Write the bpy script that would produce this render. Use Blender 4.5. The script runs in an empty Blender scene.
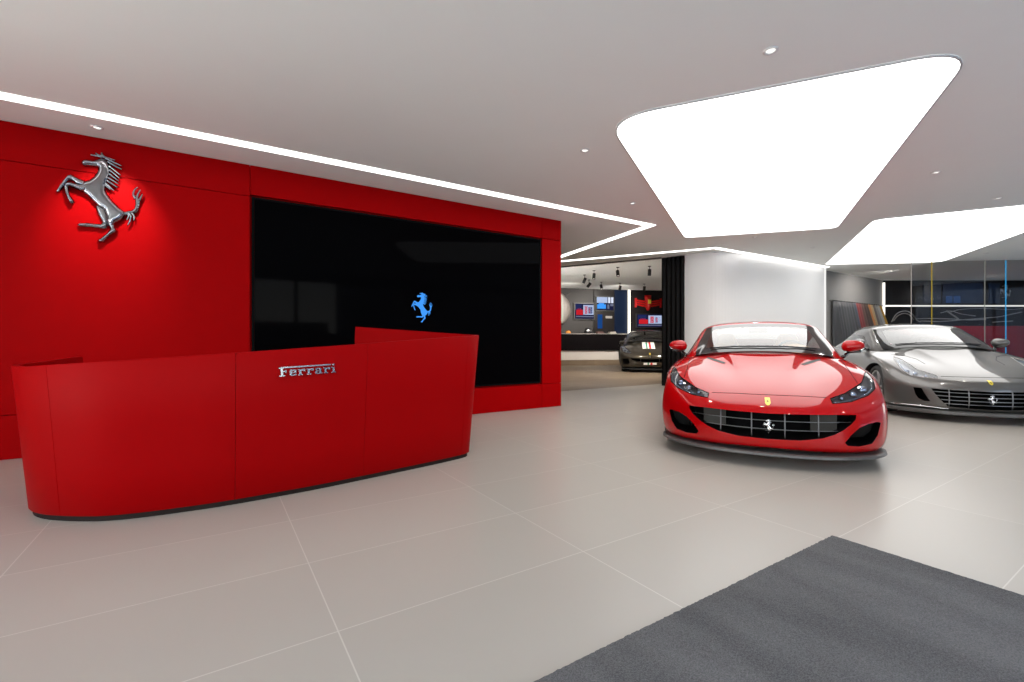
import bpy, bmesh, math, random
from mathutils import Vector, Matrix
from mathutils.bvhtree import BVHTree
from mathutils.geometry import delaunay_2d_cdt
from mathutils.interpolate import poly_3d_calc

random.seed(7)
SC = bpy.context.scene
COL = SC.collection
PI = math.pi
CAM_H = 1.07          # eye height of the photograph
CEIL = 3.05
YAW = math.radians(32.9)
FOC = 464.0           # focal length in pixels of a 1024 px wide frame

# ------------------------------------------------------------------ materials
MATS = {}

def nt(name):
    m = bpy.data.materials.new(name)
    m.use_nodes = True
    t = m.node_tree
    for n in list(t.nodes):
        t.nodes.remove(n)
    out = t.nodes.new('ShaderNodeOutputMaterial')
    return m, t, out

def L(t, a, b):
    t.links.new(a, b)

def pbr(name, col, rough=0.5, metal=0.0, coat=0.0, spec=0.5, noise=0.0, nscale=40.0, bump=0.0,
        coat_rough=0.03, sheen=0.0, stretch=None, ior=1.5):
    """Principled material whose colour is lightly varied by noise, with optional bump."""
    if name in MATS:
        return MATS[name]
    m, t, out = nt(name)
    p = t.nodes.new('ShaderNodeBsdfPrincipled')
    p.inputs['Roughness'].default_value = rough
    p.inputs['Metallic'].default_value = metal
    p.inputs['Coat Weight'].default_value = coat
    p.inputs['Coat Roughness'].default_value = coat_rough
    p.inputs['Specular IOR Level'].default_value = spec
    p.inputs['IOR'].default_value = ior
    p.inputs['Sheen Weight'].default_value = sheen
    L(t, p.outputs[0], out.inputs[0])
    c = (col[0], col[1], col[2], 1)
    p.inputs['Base Color'].default_value = c
    if noise or bump:
        tc = t.nodes.new('ShaderNodeTexCoord')
        mp = t.nodes.new('ShaderNodeMapping')
        if stretch:
            mp.inputs['Scale'].default_value = stretch
        L(t, tc.outputs['Object'], mp.inputs['Vector'])
        n = t.nodes.new('ShaderNodeTexNoise')
        n.inputs['Scale'].default_value = nscale
        n.inputs['Detail'].default_value = 4
        L(t, mp.outputs[0], n.inputs['Vector'])
        if noise:
            r = t.nodes.new('ShaderNodeMapRange')
            r.inputs['To Min'].default_value = 1 - noise
            r.inputs['To Max'].default_value = 1 + noise
            L(t, n.outputs[0], r.inputs['Value'])
            mx = t.nodes.new('ShaderNodeVectorMath')
            mx.operation = 'SCALE'
            mx.inputs[0].default_value = col
            L(t, r.outputs[0], mx.inputs['Scale'])
            L(t, mx.outputs[0], p.inputs['Base Color'])
        if bump:
            b = t.nodes.new('ShaderNodeBump')
            b.inputs['Strength'].default_value = bump
            b.inputs['Distance'].default_value = 0.004
            L(t, n.outputs[0], b.inputs['Height'])
            L(t, b.outputs[0], p.inputs['Normal'])
    MATS[name] = m
    return m

def emit(name, col, s):
    if name in MATS:
        return MATS[name]
    m, t, out = nt(name)
    e = t.nodes.new('ShaderNodeEmission')
    e.inputs['Color'].default_value = (*col, 1)
    e.inputs['Strength'].default_value = s
    L(t, e.outputs[0], out.inputs[0])
    MATS[name] = m
    return m

def glass(name, tint=(1, 1, 1), ior=1.5, rough=0.0, boost=1.0, gcol=(1, 1, 1)):
    """Thin pane: fresnel mix of clear transmission and mirror reflection."""
    if name in MATS:
        return MATS[name]
    m, t, out = nt(name)
    tr = t.nodes.new('ShaderNodeBsdfTransparent')
    tr.inputs['Color'].default_value = (*tint, 1)
    gl = t.nodes.new('ShaderNodeBsdfGlossy')
    gl.inputs['Roughness'].default_value = rough
    gl.inputs['Color'].default_value = (*gcol, 1)
    fr = t.nodes.new('ShaderNodeFresnel')
    ge = t.nodes.new('ShaderNodeNewGeometry')        # same reflectance on both faces of the pane
    mr = t.nodes.new('ShaderNodeMapRange')
    mr.inputs['To Min'].default_value = ior; mr.inputs['To Max'].default_value = 1 / ior
    L(t, ge.outputs['Backfacing'], mr.inputs['Value']); L(t, mr.outputs[0], fr.inputs['IOR'])
    mu = t.nodes.new('ShaderNodeMath')
    mu.operation = 'MULTIPLY'
    mu.use_clamp = True
    mu.inputs[1].default_value = boost
    L(t, fr.outputs[0], mu.inputs[0])
    mx = t.nodes.new('ShaderNodeMixShader')
    L(t, mu.outputs[0], mx.inputs[0])
    L(t, tr.outputs[0], mx.inputs[1])
    L(t, gl.outputs[0], mx.inputs[2])
    L(t, mx.outputs[0], out.inputs[0])
    MATS[name] = m
    return m

def floor_tiles():
    m, t, out = nt('porcelain_tiles')
    p = t.nodes.new('ShaderNodeBsdfPrincipled')
    tc = t.nodes.new('ShaderNodeTexCoord')
    sep = t.nodes.new('ShaderNodeSeparateXYZ')
    L(t, tc.outputs['Object'], sep.inputs[0])

    def line(sock, per, off, w):
        a = t.nodes.new('ShaderNodeMath'); a.operation = 'ADD'; a.inputs[1].default_value = 100 * per - off + w / 2
        L(t, sock, a.inputs[0])
        f = t.nodes.new('ShaderNodeMath'); f.operation = 'MODULO'; f.inputs[1].default_value = per
        L(t, a.outputs[0], f.inputs[0])
        c = t.nodes.new('ShaderNodeMath'); c.operation = 'LESS_THAN'; c.inputs[1].default_value = w
        L(t, f.outputs[0], c.inputs[0])
        fl = t.nodes.new('ShaderNodeMath'); fl.operation = 'FLOOR'
        d = t.nodes.new('ShaderNodeMath'); d.operation = 'DIVIDE'; d.inputs[1].default_value = per
        L(t, a.outputs[0], d.inputs[0]); L(t, d.outputs[0], fl.inputs[0])
        return c.outputs[0], fl.outputs[0]
    lx, ix = line(sep.outputs[0], 1.195, 0.391, 0.005)
    ly, iy = line(sep.outputs[1], 0.626, 0.532, 0.005)
    mx = t.nodes.new('ShaderNodeMath'); mx.operation = 'MAXIMUM'
    L(t, lx, mx.inputs[0]); L(t, ly, mx.inputs[1])
    cv = t.nodes.new('ShaderNodeCombineXYZ')
    L(t, ix, cv.inputs[0]); L(t, iy, cv.inputs[1])
    wn = t.nodes.new('ShaderNodeTexWhiteNoise'); wn.noise_dimensions = '3D'
    L(t, cv.outputs[0], wn.inputs['Vector'])
    ns = t.nodes.new('ShaderNodeTexNoise'); ns.inputs['Scale'].default_value = 1.6; ns.inputs['Detail'].default_value = 6
    L(t, tc.outputs['Object'], ns.inputs['Vector'])
    s = t.nodes.new('ShaderNodeMath'); s.operation = 'ADD'
    L(t, wn.outputs['Value'], s.inputs[0]); L(t, ns.outputs[0], s.inputs[1])
    r = t.nodes.new('ShaderNodeMapRange'); r.inputs['From Max'].default_value = 2
    r.inputs['To Min'].default_value = 0.95; r.inputs['To Max'].default_value = 1.05
    L(t, s.outputs[0], r.inputs['Value'])
    sc = t.nodes.new('ShaderNodeVectorMath'); sc.operation = 'SCALE'
    sc.inputs[0].default_value = (0.425, 0.390, 0.345)
    L(t, r.outputs[0], sc.inputs['Scale'])
    mc = t.nodes.new('ShaderNodeMix'); mc.data_type = 'RGBA'
    L(t, mx.outputs[0], mc.inputs[0]); L(t, sc.outputs[0], mc.inputs[6])
    mc.inputs[7].default_value = (0.56, 0.53, 0.48, 1)
    L(t, mc.outputs[2], p.inputs['Base Color'])
    p.inputs['Roughness'].default_value = 0.30
    p.inputs['Specular IOR Level'].default_value = 0.45
    L(t, p.outputs[0], out.inputs[0])
    return m

def wood_floor():
    m, t, out = nt('oak_planks')
    p = t.nodes.new('ShaderNodeBsdfPrincipled')
    tc = t.nodes.new('ShaderNodeTexCoord')
    mp = t.nodes.new('ShaderNodeMapping')
    L(t, tc.outputs['Object'], mp.inputs[0])
    b = t.nodes.new('ShaderNodeTexBrick')
    b.inputs['Scale'].default_value = 1.0
    b.inputs['Color1'].default_value = (0.135, 0.100, 0.068, 1)
    b.inputs['Color2'].default_value = (0.185, 0.138, 0.094, 1)
    b.inputs['Mortar'].default_value = (0.08, 0.06, 0.04, 1)
    b.inputs['Mortar Size'].default_value = 0.003
    b.inputs['Brick Width'].default_value = 1.6
    b.inputs['Row Height'].default_value = 0.16
    L(t, mp.outputs[0], b.inputs['Vector'])
    mp2 = t.nodes.new('ShaderNodeMapping'); mp2.inputs['Scale'].default_value = (1, 14, 1)
    L(t, tc.outputs['Object'], mp2.inputs[0])
    n = t.nodes.new('ShaderNodeTexNoise'); n.inputs['Scale'].default_value = 3; n.inputs['Detail'].default_value = 6
    L(t, mp2.outputs[0], n.inputs['Vector'])
    r = t.nodes.new('ShaderNodeMapRange'); r.inputs['To Min'].default_value = 0.75; r.inputs['To Max'].default_value = 1.25
    L(t, n.outputs[0], r.inputs['Value'])
    s = t.nodes.new('ShaderNodeVectorMath'); s.operation = 'SCALE'
    L(t, b.outputs[0], s.inputs[0]); L(t, r.outputs[0], s.inputs['Scale'])
    L(t, s.outputs[0], p.inputs['Base Color'])
    p.inputs['Roughness'].default_value = 0.38
    L(t, p.outputs[0], out.inputs[0])
    return m

def carpet():
    m, t, out = nt('mat_pile')
    p = t.nodes.new('ShaderNodeBsdfPrincipled')
    tc = t.nodes.new('ShaderNodeTexCoord')
    n = t.nodes.new('ShaderNodeTexNoise'); n.inputs['Scale'].default_value = 260; n.inputs['Detail'].default_value = 3
    L(t, tc.outputs['Object'], n.inputs['Vector'])
    n2 = t.nodes.new('ShaderNodeTexNoise'); n2.inputs['Scale'].default_value = 4; n2.inputs['Detail'].default_value = 5
    mp = t.nodes.new('ShaderNodeMapping'); mp.inputs['Scale'].default_value = (1, 0.35, 1)
    mp.inputs['Rotation'].default_value = (0, 0, 0.3)
    L(t, tc.outputs['Object'], mp.inputs[0]); L(t, mp.outputs[0], n2.inputs['Vector'])
    a = t.nodes.new('ShaderNodeMath'); a.operation = 'MULTIPLY_ADD'; a.inputs[1].default_value = 0.5
    L(t, n2.outputs[0], a.inputs[0]); L(t, n.outputs[0], a.inputs[2])
    r = t.nodes.new('ShaderNodeValToRGB')
    r.color_ramp.elements[0].position = 0.42; r.color_ramp.elements[0].color = (0.050, 0.050, 0.053, 1)
    r.color_ramp.elements[1].position = 1.0; r.color_ramp.elements[1].color = (0.205, 0.202, 0.205, 1)
    L(t, a.outputs[0], r.inputs[0])
    L(t, r.outputs[0], p.inputs['Base Color'])
    p.inputs['Roughness'].default_value = 0.95
    p.inputs['Specular IOR Level'].default_value = 0.1
    b = t.nodes.new('ShaderNodeBump'); b.inputs['Strength'].default_value = 0.9; b.inputs['Distance'].default_value = 0.006
    L(t, n.outputs[0], b.inputs['Height']); L(t, b.outputs[0], p.inputs['Normal'])
    L(t, p.outputs[0], out.inputs[0])
    return m

def screen_glow(name, stops, scale=(1, 1, 1), s=1.0, blocks=9.0):
    """A lit picture made of colour blocks (a screen that is switched on)."""
    m, t, out = nt(name)
    tc = t.nodes.new('ShaderNodeTexCoord')
    mp = t.nodes.new('ShaderNodeMapping'); mp.inputs['Scale'].default_value = scale
    L(t, tc.outputs['Generated'], mp.inputs[0])
    v = t.nodes.new('ShaderNodeTexVoronoi'); v.inputs['Scale'].default_value = blocks
    v.distance = 'CHEBYCHEV'
    L(t, mp.outputs[0], v.inputs['Vector'])
    sp = t.nodes.new('ShaderNodeSeparateColor')
    L(t, v.outputs['Color'], sp.inputs[0])
    r = t.nodes.new('ShaderNodeValToRGB')
    r.color_ramp.interpolation = 'CONSTANT'
    while len(r.color_ramp.elements) < len(stops):
        r.color_ramp.elements.new(0.5)
    for e, (pos, c) in zip(r.color_ramp.elements, stops):
        e.position = pos; e.color = (*c, 1)
    L(t, sp.outputs[0], r.inputs[0])
    e = t.nodes.new('ShaderNodeEmission'); e.inputs[1].default_value = s
    L(t, r.outputs[0], e.inputs[0]); L(t, e.outputs[0], out.inputs[0])
    return m

# ------------------------------------------------------------------ object helpers
def link(o, parent=None):
    COL.objects.link(o)
    if parent is not None:
        o.parent = parent
    return o

def obj(name, bm, mat, parent=None, smooth=False, loc=None, rotz=None):
    me = bpy.data.meshes.new(name)
    if isinstance(bm, bmesh.types.BMesh):
        bm.normal_update()
        bm.to_mesh(me); bm.free()
    else:
        me = bm
        me.name = name
    if mat is not None:
        mats = mat if isinstance(mat, (list, tuple)) else [mat]
        me.materials.clear()
        for x in mats:
            me.materials.append(x)
    if smooth:
        for p in me.polygons:
            p.use_smooth = True
    o = bpy.data.objects.new(name, me)
    link(o, parent)
    if loc is not None:
        o.location = loc
    if rotz is not None:
        o.rotation_euler = (0, 0, rotz)
    return o

def tag(o, label, cat, group=None, kind=None):
    o['label'] = label
    o['category'] = cat
    if group: o['group'] = group
    if kind: o['kind'] = kind
    return o

def thing(name, label, cat, loc=(0, 0, 0), rotz=0.0, group=None):
    o = bpy.data.objects.new(name, None)
    o.empty_display_size = 0.1
    COL.objects.link(o)
    o.location = loc
    o.rotation_euler = (0, 0, rotz)
    return tag(o, label, cat, group)

def struct(name, bm, mat, label=None, loc=None, rotz=None):
    o = obj(name, bm, mat, None, loc=loc, rotz=rotz)
    o['kind'] = 'structure'
    if label:
        o['label'] = label
        o['category'] = name.split('_')[0].split('.')[0]
    return o

def copy_tree(o, parent=None):
    c = o.copy()
    COL.objects.link(c)
    if parent is not None:
        c.parent = parent
        c.matrix_parent_inverse = o.matrix_parent_inverse.copy()
    for ch in o.children:
        copy_tree(ch, c)
    return c

def box(bm, lo, hi, bev=0.0, mat=0):
    vs = [bm.verts.new((x, y, z)) for x in (lo[0], hi[0]) for y in (lo[1], hi[1]) for z in (lo[2], hi[2])]
    fs = []
    for q in ((0, 1, 3, 2), (4, 6, 7, 5), (0, 4, 5, 1), (2, 3, 7, 6), (0, 2, 6, 4), (1, 5, 7, 3)):
        f = bm.faces.new([vs[i] for i in q]); f.material_index = mat; fs.append(f)
    if bev > 0:
        es = list({e for f in fs for e in f.edges})
        bmesh.ops.bevel(bm, geom=es, offset=bev, segments=2, profile=0.6, affect='EDGES')
    return bm

def newbox(lo, hi, bev=0.0):
    return box(bmesh.new(), lo, hi, bev)

def prism(bm, pts, a, b, axis='y', mat=0):
    """Closed prism over a 2D outline. axis y: pts are (x,z); axis z: (x,y); axis x: (y,z)."""
    def P(p, t):
        if axis == 'y': return (p[0], t, p[1])
        if axis == 'z': return (p[0], p[1], t)
        return (t, p[0], p[1])
    va = [bm.verts.new(P(p, a)) for p in pts]
    vb = [bm.verts.new(P(p, b)) for p in pts]
    n = len(pts)
    fs = [bm.faces.new(va), bm.faces.new(vb[::-1])]
    for i in range(n):
        fs.append(bm.faces.new((va[i], vb[i], vb[(i + 1) % n], va[(i + 1) % n])))
    for f in fs: f.material_index = mat
    bmesh.ops.recalc_face_normals(bm, faces=fs)
    return bm

def tube(bm, pts, rad, seg=8, caps=True, mat=0):
    """Swept round tube; rad is a number or one radius per point."""
    pts = [Vector(p) for p in pts]
    n = len(pts)
    rads = rad if isinstance(rad, (list, tuple)) else [rad] * n
    rings = []
    up = None
    for i, p in enumerate(pts):
        d = (pts[min(i + 1, n - 1)] - pts[max(i - 1, 0)]).normalized()
        if up is None:
            up = Vector((0, 0, 1)) if abs(d.z) < 0.9 else Vector((1, 0, 0))
        s = d.cross(up)
        if s.length < 1e-6:
            s = d.orthogonal()
        s.normalize()
        up = s.cross(d).normalized()
        rings.append([bm.verts.new(p + (s * math.cos(2 * PI * k / seg) + up * math.sin(2 * PI * k / seg)) * rads[i]) for k in range(seg)])
    fs = []
    for a, b in zip(rings, rings[1:]):
        for k in range(seg):
            fs.append(bm.faces.new((a[k], a[(k + 1) % seg], b[(k + 1) % seg], b[k])))
    if caps:
        fs.append(bm.faces.new(rings[0][::-1])); fs.append(bm.faces.new(rings[-1]))
    for f in fs:
        f.material_index = mat; f.smooth = True
    return bm

def lathe(bm, prof, seg=32, axis='z', mat=0, M=None):
    """prof: (r, h) pairs; closed where r = 0."""
    rings = []
    for r, hh in prof:
        ring = []
        for k in range(seg if r > 1e-6 else 1):
            a = 2 * PI * k / seg
            v = {'z': (r * math.cos(a), r * math.sin(a), hh), 'x': (hh, r * math.cos(a), r * math.sin(a)),
                 'y': (r * math.cos(a), hh, r * math.sin(a))}[axis]
            v = Vector(v)
            ring.append(bm.verts.new(M @ v if M else v))
        rings.append(ring)
    fs = []
    for a, b in zip(rings, rings[1:]):
        if len(a) == 1 and len(b) == 1: continue
        for k in range(seg):
            k2 = (k + 1) % seg
            if len(a) == 1: q = (a[0], b[k2], b[k])
            elif len(b) == 1: q = (a[k], a[k2], b[0])
            else: q = (a[k], a[k2], b[k2], b[k])
            f = bm.faces.new(q); f.smooth = True; f.material_index = mat; fs.append(f)
    bmesh.ops.recalc_face_normals(bm, faces=fs)
    return bm

def catmull(pts, n=8, closed=False):
    out = []
    m = len(pts)
    P = [Vector(p) for p in pts]
    rng = range(m if closed else m - 1)
    for i in rng:
        if closed:
            p0, p1, p2, p3 = P[(i - 1) % m], P[i], P[(i + 1) % m], P[(i + 2) % m]
        else:
            p1, p2 = P[i], P[i + 1]
            p0 = P[i - 1] if i > 0 else p1 * 2 - p2
            p3 = P[i + 2] if i + 2 < m else p2 * 2 - p1
        for k in range(n):
            t = k / n
            out.append(0.5 * ((2 * p1) + (p2 - p0) * t + (2 * p0 - 5 * p1 + 4 * p2 - p3) * t * t + (3 * p1 - p0 - 3 * p2 + p3) * t ** 3))
    if not closed:
        out.append(P[-1].copy())
    return out

def round_poly(pts, r, seg=8):
    """Rounded-corner 2D polygon; r a number or one radius per corner."""
    n = len(pts)
    out = []
    for i in range(n):
        rr = r[i] if isinstance(r, (list, tuple)) else r
        p, a, b = Vector(pts[i]), Vector(pts[i - 1]), Vector(pts[(i + 1) % n])
        u, v = (a - p).normalized(), (b - p).normalized()
        ang = u.angle(v)
        d = min(rr / math.tan(ang / 2), (a - p).length * 0.48, (b - p).length * 0.48)
        s, e = p + u * d, p + v * d
        for k in range(seg + 1):
            t = k / seg
            out.append(tuple((1 - t) ** 2 * s + 2 * (1 - t) * t * p + t * t * e))
    return out

# ------------------------------------------------------------------ mesh booleans (no operators)
def realize(o):
    dg = bpy.context.evaluated_depsgraph_get()
    dg.update()
    me = bpy.data.meshes.new_from_object(o.evaluated_get(dg), depsgraph=dg)
    return me

def boolean(me, cutter_bm, op='DIFFERENCE', cut_mat=None):
    """Returns a new mesh: me <op> cutter; faces from the cutter carry cut_mat."""
    a = bpy.data.objects.new('tmp_a', me)
    cm = bpy.data.meshes.new('tmp_c')
    cutter_bm.to_mesh(cm); cutter_bm.free()
    if cut_mat is not None:
        cm.materials.append(cut_mat)
    b = bpy.data.objects.new('tmp_b', cm)
    COL.objects.link(a); COL.objects.link(b)
    md = a.modifiers.new('b', 'BOOLEAN')
    md.operation = op; md.object = b; md.solver = 'EXACT'
    md.material_mode = 'TRANSFER'
    out = realize(a)
    bpy.data.objects.remove(a); bpy.data.objects.remove(b); bpy.data.meshes.remove(cm)
    return out

def subsurf(bm, levels, mats=()):
    me = bpy.data.meshes.new('cage')
    bm.to_mesh(me); bm.free()
    for m in mats: me.materials.append(m)
    for p in me.polygons: p.use_smooth = True
    o = bpy.data.objects.new('tmp', me)
    COL.objects.link(o)
    md = o.modifiers.new('s', 'SUBSURF')
    md.levels = levels; md.render_levels = levels
    out = realize(o)
    bpy.data.objects.remove(o); bpy.data.meshes.remove(me)
    return out

class Surf:
    """Smooth reference surface: ray casts and interpolated normals."""
    def __init__(s, me):
        s.co = [v.co.copy() for v in me.vertices]
        s.no = [v.normal.copy() for v in me.vertices]
        s.poly = [tuple(p.vertices) for p in me.polygons]
        s.bvh = BVHTree.FromPolygons(s.co, s.poly)
    def normal_at(s, p):
        loc, n, i, d = s.bvh.find_nearest(p)
        if i is None: return Vector((0, 0, 1))
        vs = s.poly[i]
        w = poly_3d_calc([s.co[k] for k in vs], loc)
        r = Vector((0, 0, 0))
        for k, ww in zip(vs, w): r += s.no[k] * ww
        return r.normalized() if r.length > 1e-6 else n
    def front(s, x, z):
        h = s.bvh.ray_cast(Vector((x, -3, z)), Vector((0, 1, 0)))
        return h[0]
    def top(s, x, y):
        h = s.bvh.ray_cast(Vector((x, y, 4)), Vector((0, 0, -1)))
        return h[0]
    def side(s, y, z, sg=1):
        h = s.bvh.ray_cast(Vector((3 * sg, y, z)), Vector((-sg, 0, 0)))
        return h[0]

def fix_normals(me, surf, keep):
    """Faces with a material index in keep take the smooth surface's normals, the others stay flat."""
    nn = [None] * len(me.loops)
    cache = {}
    for p in me.polygons:
        p.use_smooth = True
        for li in p.loop_indices:
            if p.material_index in keep:
                vi = me.loops[li].vertex_index
                if vi not in cache:
                    cache[vi] = surf.normal_at(me.vertices[vi].co)
                n = cache[vi]
                nn[li] = n if n.dot(p.normal) > 0.2 else p.normal.copy()
            else:
                nn[li] = p.normal.copy()
    me.normals_split_custom_set([tuple(n) for n in nn])

def split_mats(me, idxs):
    """Copy of me holding only faces whose material index is in idxs."""
    bm = bmesh.new(); bm.from_mesh(me)
    bmesh.ops.delete(bm, geom=[f for f in bm.faces if f.material_index not in idxs], context='FACES')
    return bm

# ------------------------------------------------------------------ the rearing horse emblem
WALL_Y = 5.975
FW = (math.sin(YAW), math.cos(YAW))
RT = (math.cos(YAW), -math.sin(YAW))

def wall_point(px, py, Y=WALL_Y):
    """Photograph pixel -> (X, Z) on the back wall."""
    a = (px - 512) / FOC
    t = Y / (FW[1] + a * RT[1])
    return (FW[0] + a * RT[0]) * t, CAM_H - (py - 341) / FOC * t

HC = wall_point(101, 199)

def hz(p):
    X, Z = wall_point(40 + p[0] / 5.683, 140 + p[1] / 5.683)
    return (X - HC[0], Z - HC[1])

H_BODY = [(240, 130), (248, 119), (268, 117), (300, 124), (332, 117), (352, 108), (378, 118), (394, 140), (401, 170), (402, 200),
          (394, 228), (384, 250), (376, 272), (375, 290), (382, 308), (398, 332), (422, 360), (450, 388), (482, 412), (486, 426),
          (476, 444), (458, 462), (432, 474), (424, 490), (432, 510), (437, 522), (430, 530), (408, 542), (384, 556), (372, 568),
          (368, 582), (340, 582), (330, 573), (350, 562), (372, 547), (392, 526), (404, 512), (400, 496), (388, 484), (380, 462),
          (378, 430), (366, 400), (338, 384), (304, 352), (272, 318), (244, 298), (238, 282), (240, 258), (252, 242), (282, 234),
          (310, 214), (328, 190), (336, 168), (326, 155), (298, 149), (270, 150), (250, 147), (240, 139)]
H_FORE_NEAR = [(262, 300), (232, 292), (205, 280), (176, 269), (164, 270), (164, 292), (172, 318), (184, 340), (195, 358), (190, 369),
               (176, 356), (162, 330), (152, 302), (146, 272), (150, 255), (162, 247), (188, 251), (226, 262), (262, 262), (280, 280)]
H_FORE_FAR = [(262, 262), (236, 262), (210, 250), (186, 230), (170, 226), (150, 246), (132, 270), (124, 286), (112, 297), (99, 294),
              (108, 276), (124, 254), (146, 224), (160, 206), (178, 203), (198, 212), (222, 226), (250, 236), (270, 244)]
H_HIND_FAR = [(322, 372), (324, 392), (336, 425), (352, 456), (360, 474), (348, 484), (318, 482), (288, 479), (256, 477), (226, 478),
              (219, 485), (228, 491), (256, 493), (288, 493), (320, 498), (352, 504), (374, 502), (386, 488), (392, 462), (384, 430), (372, 398)]
H_TAIL = [(474, 412), (500, 410), (524, 406), (540, 392), (546, 370), (544, 344), (534, 322), (540, 318), (556, 336), (568, 336),
          (570, 352), (566, 374), (560, 398), (548, 414), (520, 424), (496, 428), (476, 430)]

def c13(x, y, ox, oy):       # from the closer crops of the photograph to the first crop's units
    return ((ox + x / 13.64 - 40) * 5.683, (oy + y / 13.64 - 140) * 5.683)
H_MANE = [[c13(*p, 98, 150) for p in s] for s in (
    [(60, 105), (150, 130), (245, 160)], [(110, 130), (220, 185), (332, 235)], [(140, 175), (240, 235), (335, 282)],
    [(150, 230), (230, 290), (318, 362)], [(155, 285), (230, 340), (303, 402)], [(155, 340), (225, 390), (294, 440)],
    [(140, 390), (215, 435), (288, 480)], [(130, 430), (205, 480), (275, 528)], [(110, 465), (170, 520), (228, 572)],
    [(100, 490), (150, 530), (180, 560)])] + [[c13(*p, 52, 150) for p in s] for s in (
    [(700, 120), (620, 95), (538, 86)], [(710, 110), (650, 90), (608, 62)], [(730, 115), (700, 90), (682, 55)])]
H_TAILS = [[c13(*p, 98, 150) for p in s] for s in (
    [(520, 680), (486, 620), (505, 560), (548, 520)], [(535, 690), (545, 630), (585, 556)], [(570, 700), (590, 660), (614, 615)])] + \
    [[c13(*p, 98, 195) for p in s] for s in (
        [(395, 262), (425, 290), (400, 352)], [(420, 255), (455, 300), (440, 370), (414, 420)], [(470, 258), (498, 300), (496, 360)])]

def seg_dist(p, poly):
    d = 1e9
    n = len(poly)
    for i in range(n):
        a, b = poly[i], poly[(i + 1) % n]
        vx, vy = b[0] - a[0], b[1] - a[1]
        l2 = vx * vx + vy * vy
        t = max(0, min(1, ((p[0] - a[0]) * vx + (p[1] - a[1]) * vy) / l2)) if l2 else 0
        d = min(d, math.hypot(p[0] - a[0] - t * vx, p[1] - a[1] - t * vy))
    return d

def inside(p, poly):
    c = False
    n = len(poly)
    for i in range(n):
        a, b = poly[i], poly[(i + 1) % n]
        if (a[1] > p[1]) != (b[1] > p[1]) and p[0] < (b[0] - a[0]) * (p[1] - a[1]) / (b[1] - a[1]) + a[0]:
            c = not c
    return c

def inflate(bm, poly, step, rmax, lift, base=0.0):
    """Pillowed relief over a 2D outline in the xz plane, swelling towards -y."""
    ar = sum(poly[i - 1][0] * poly[i][1] - poly[i][0] * poly[i - 1][1] for i in range(len(poly)))
    if ar < 0: poly = poly[::-1]
    fine = []
    for i in range(len(poly)):
        a, b = Vector(poly[i]), Vector(poly[(i + 1) % len(poly)])
        k = max(1, int((b - a).length / step))
        for j in range(k): fine.append(tuple(a.lerp(b, j / k)))
    poly = fine
    xs = [p[0] for p in poly]; zs = [p[1] for p in poly]
    pts = [Vector(p) for p in poly]
    nb = len(pts)
    row = 0
    z = min(zs)
    while z < max(zs):
        x = min(xs) + (step / 2 if row % 2 else 0)
        while x < max(xs):
            if inside((x, z), poly) and seg_dist((x, z), poly) > step * 0.55:
                pts.append(Vector((x, z)))
            x += step
        z += step * 0.866; row += 1
    vs, es, fs, *_ = delaunay_2d_cdt(pts, [], [list(range(nb))], 1, 1e-6)
    bv = []
    for v in vs:
        d = min(seg_dist((v.x, v.y), poly), rmax)
        y = -base - lift * math.sqrt(max(0, 1 - (1 - d / rmax) ** 2))
        bv.append(bm.verts.new((v.x, y, v.y)))
    for f in fs:
        try:
            ff = bm.faces.new([bv[i] for i in f]); ff.smooth = True
        except ValueError:
            pass
    prism(bm, poly, -base, 0.0)
    return bm

def strand(bm, pts, r0, r1, y, seg=7):
    c = catmull([(p[0], y, p[1]) for p in pts], 5)
    n = len(c)
    tube(bm, c, [r0 + (r1 - r0) * i / (n - 1) for i in range(n)], seg)

def grow(poly, d):
    ar = sum(poly[i - 1][0] * poly[i][1] - poly[i][0] * poly[i - 1][1] for i in range(len(poly)))
    sg = 1 if ar > 0 else -1
    out = []
    n = len(poly)
    for i in range(n):
        t = (Vector(poly[(i + 1) % n]) - Vector(poly[i - 1])).normalized()
        out.append((poly[i][0] + t.y * d * sg, poly[i][1] - t.x * d * sg))
    return out

def horse(scale=1.0, step=0.012, lift=0.035, base=0.012, detail=True):
    """Returns bmeshes (body, mane, tail) of the rearing horse facing -x, front towards -y."""
    S = lambda pl: [tuple(c * scale for c in hz(p)) for p in grow(pl, 2.2)]
    S0 = lambda pl: [tuple(c * scale for c in hz(p)) for p in pl]
    step, lift, base = step * scale, lift * scale, base * scale
    bb = bmesh.new()
    inflate(bb, S(H_FORE_FAR), step, 0.022 * scale, lift * 0.5, base)
    inflate(bb, S(H_HIND_FAR), step, 0.022 * scale, lift * 0.5, base)
    inflate(bb, S(H_BODY), step, 0.045 * scale, lift, base)
    inflate(bb, S(H_FORE_NEAR), step, 0.022 * scale, lift * 0.8, base * 1.6)
    mb = bmesh.new()
    for s in H_MANE:
        strand(mb, S0(s), 0.013 * scale, 0.006 * scale, -base - 0.012 * scale, 7 if detail else 5)
    tb = bmesh.new()
    inflate(tb, S(H_TAIL), step, 0.03 * scale, lift * 0.6, base)
    for s in H_TAILS:
        strand(tb, S0(s), 0.012 * scale, 0.006 * scale, -base - 0.008 * scale, 7 if detail else 5)
    return bb, mb, tb

def joined(*bms):
    out = bmesh.new()
    for b in bms:
        me = bpy.data.meshes.new('t'); b.to_mesh(me); b.free()
        out.from_mesh(me); bpy.data.meshes.remove(me)
    return out

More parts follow.
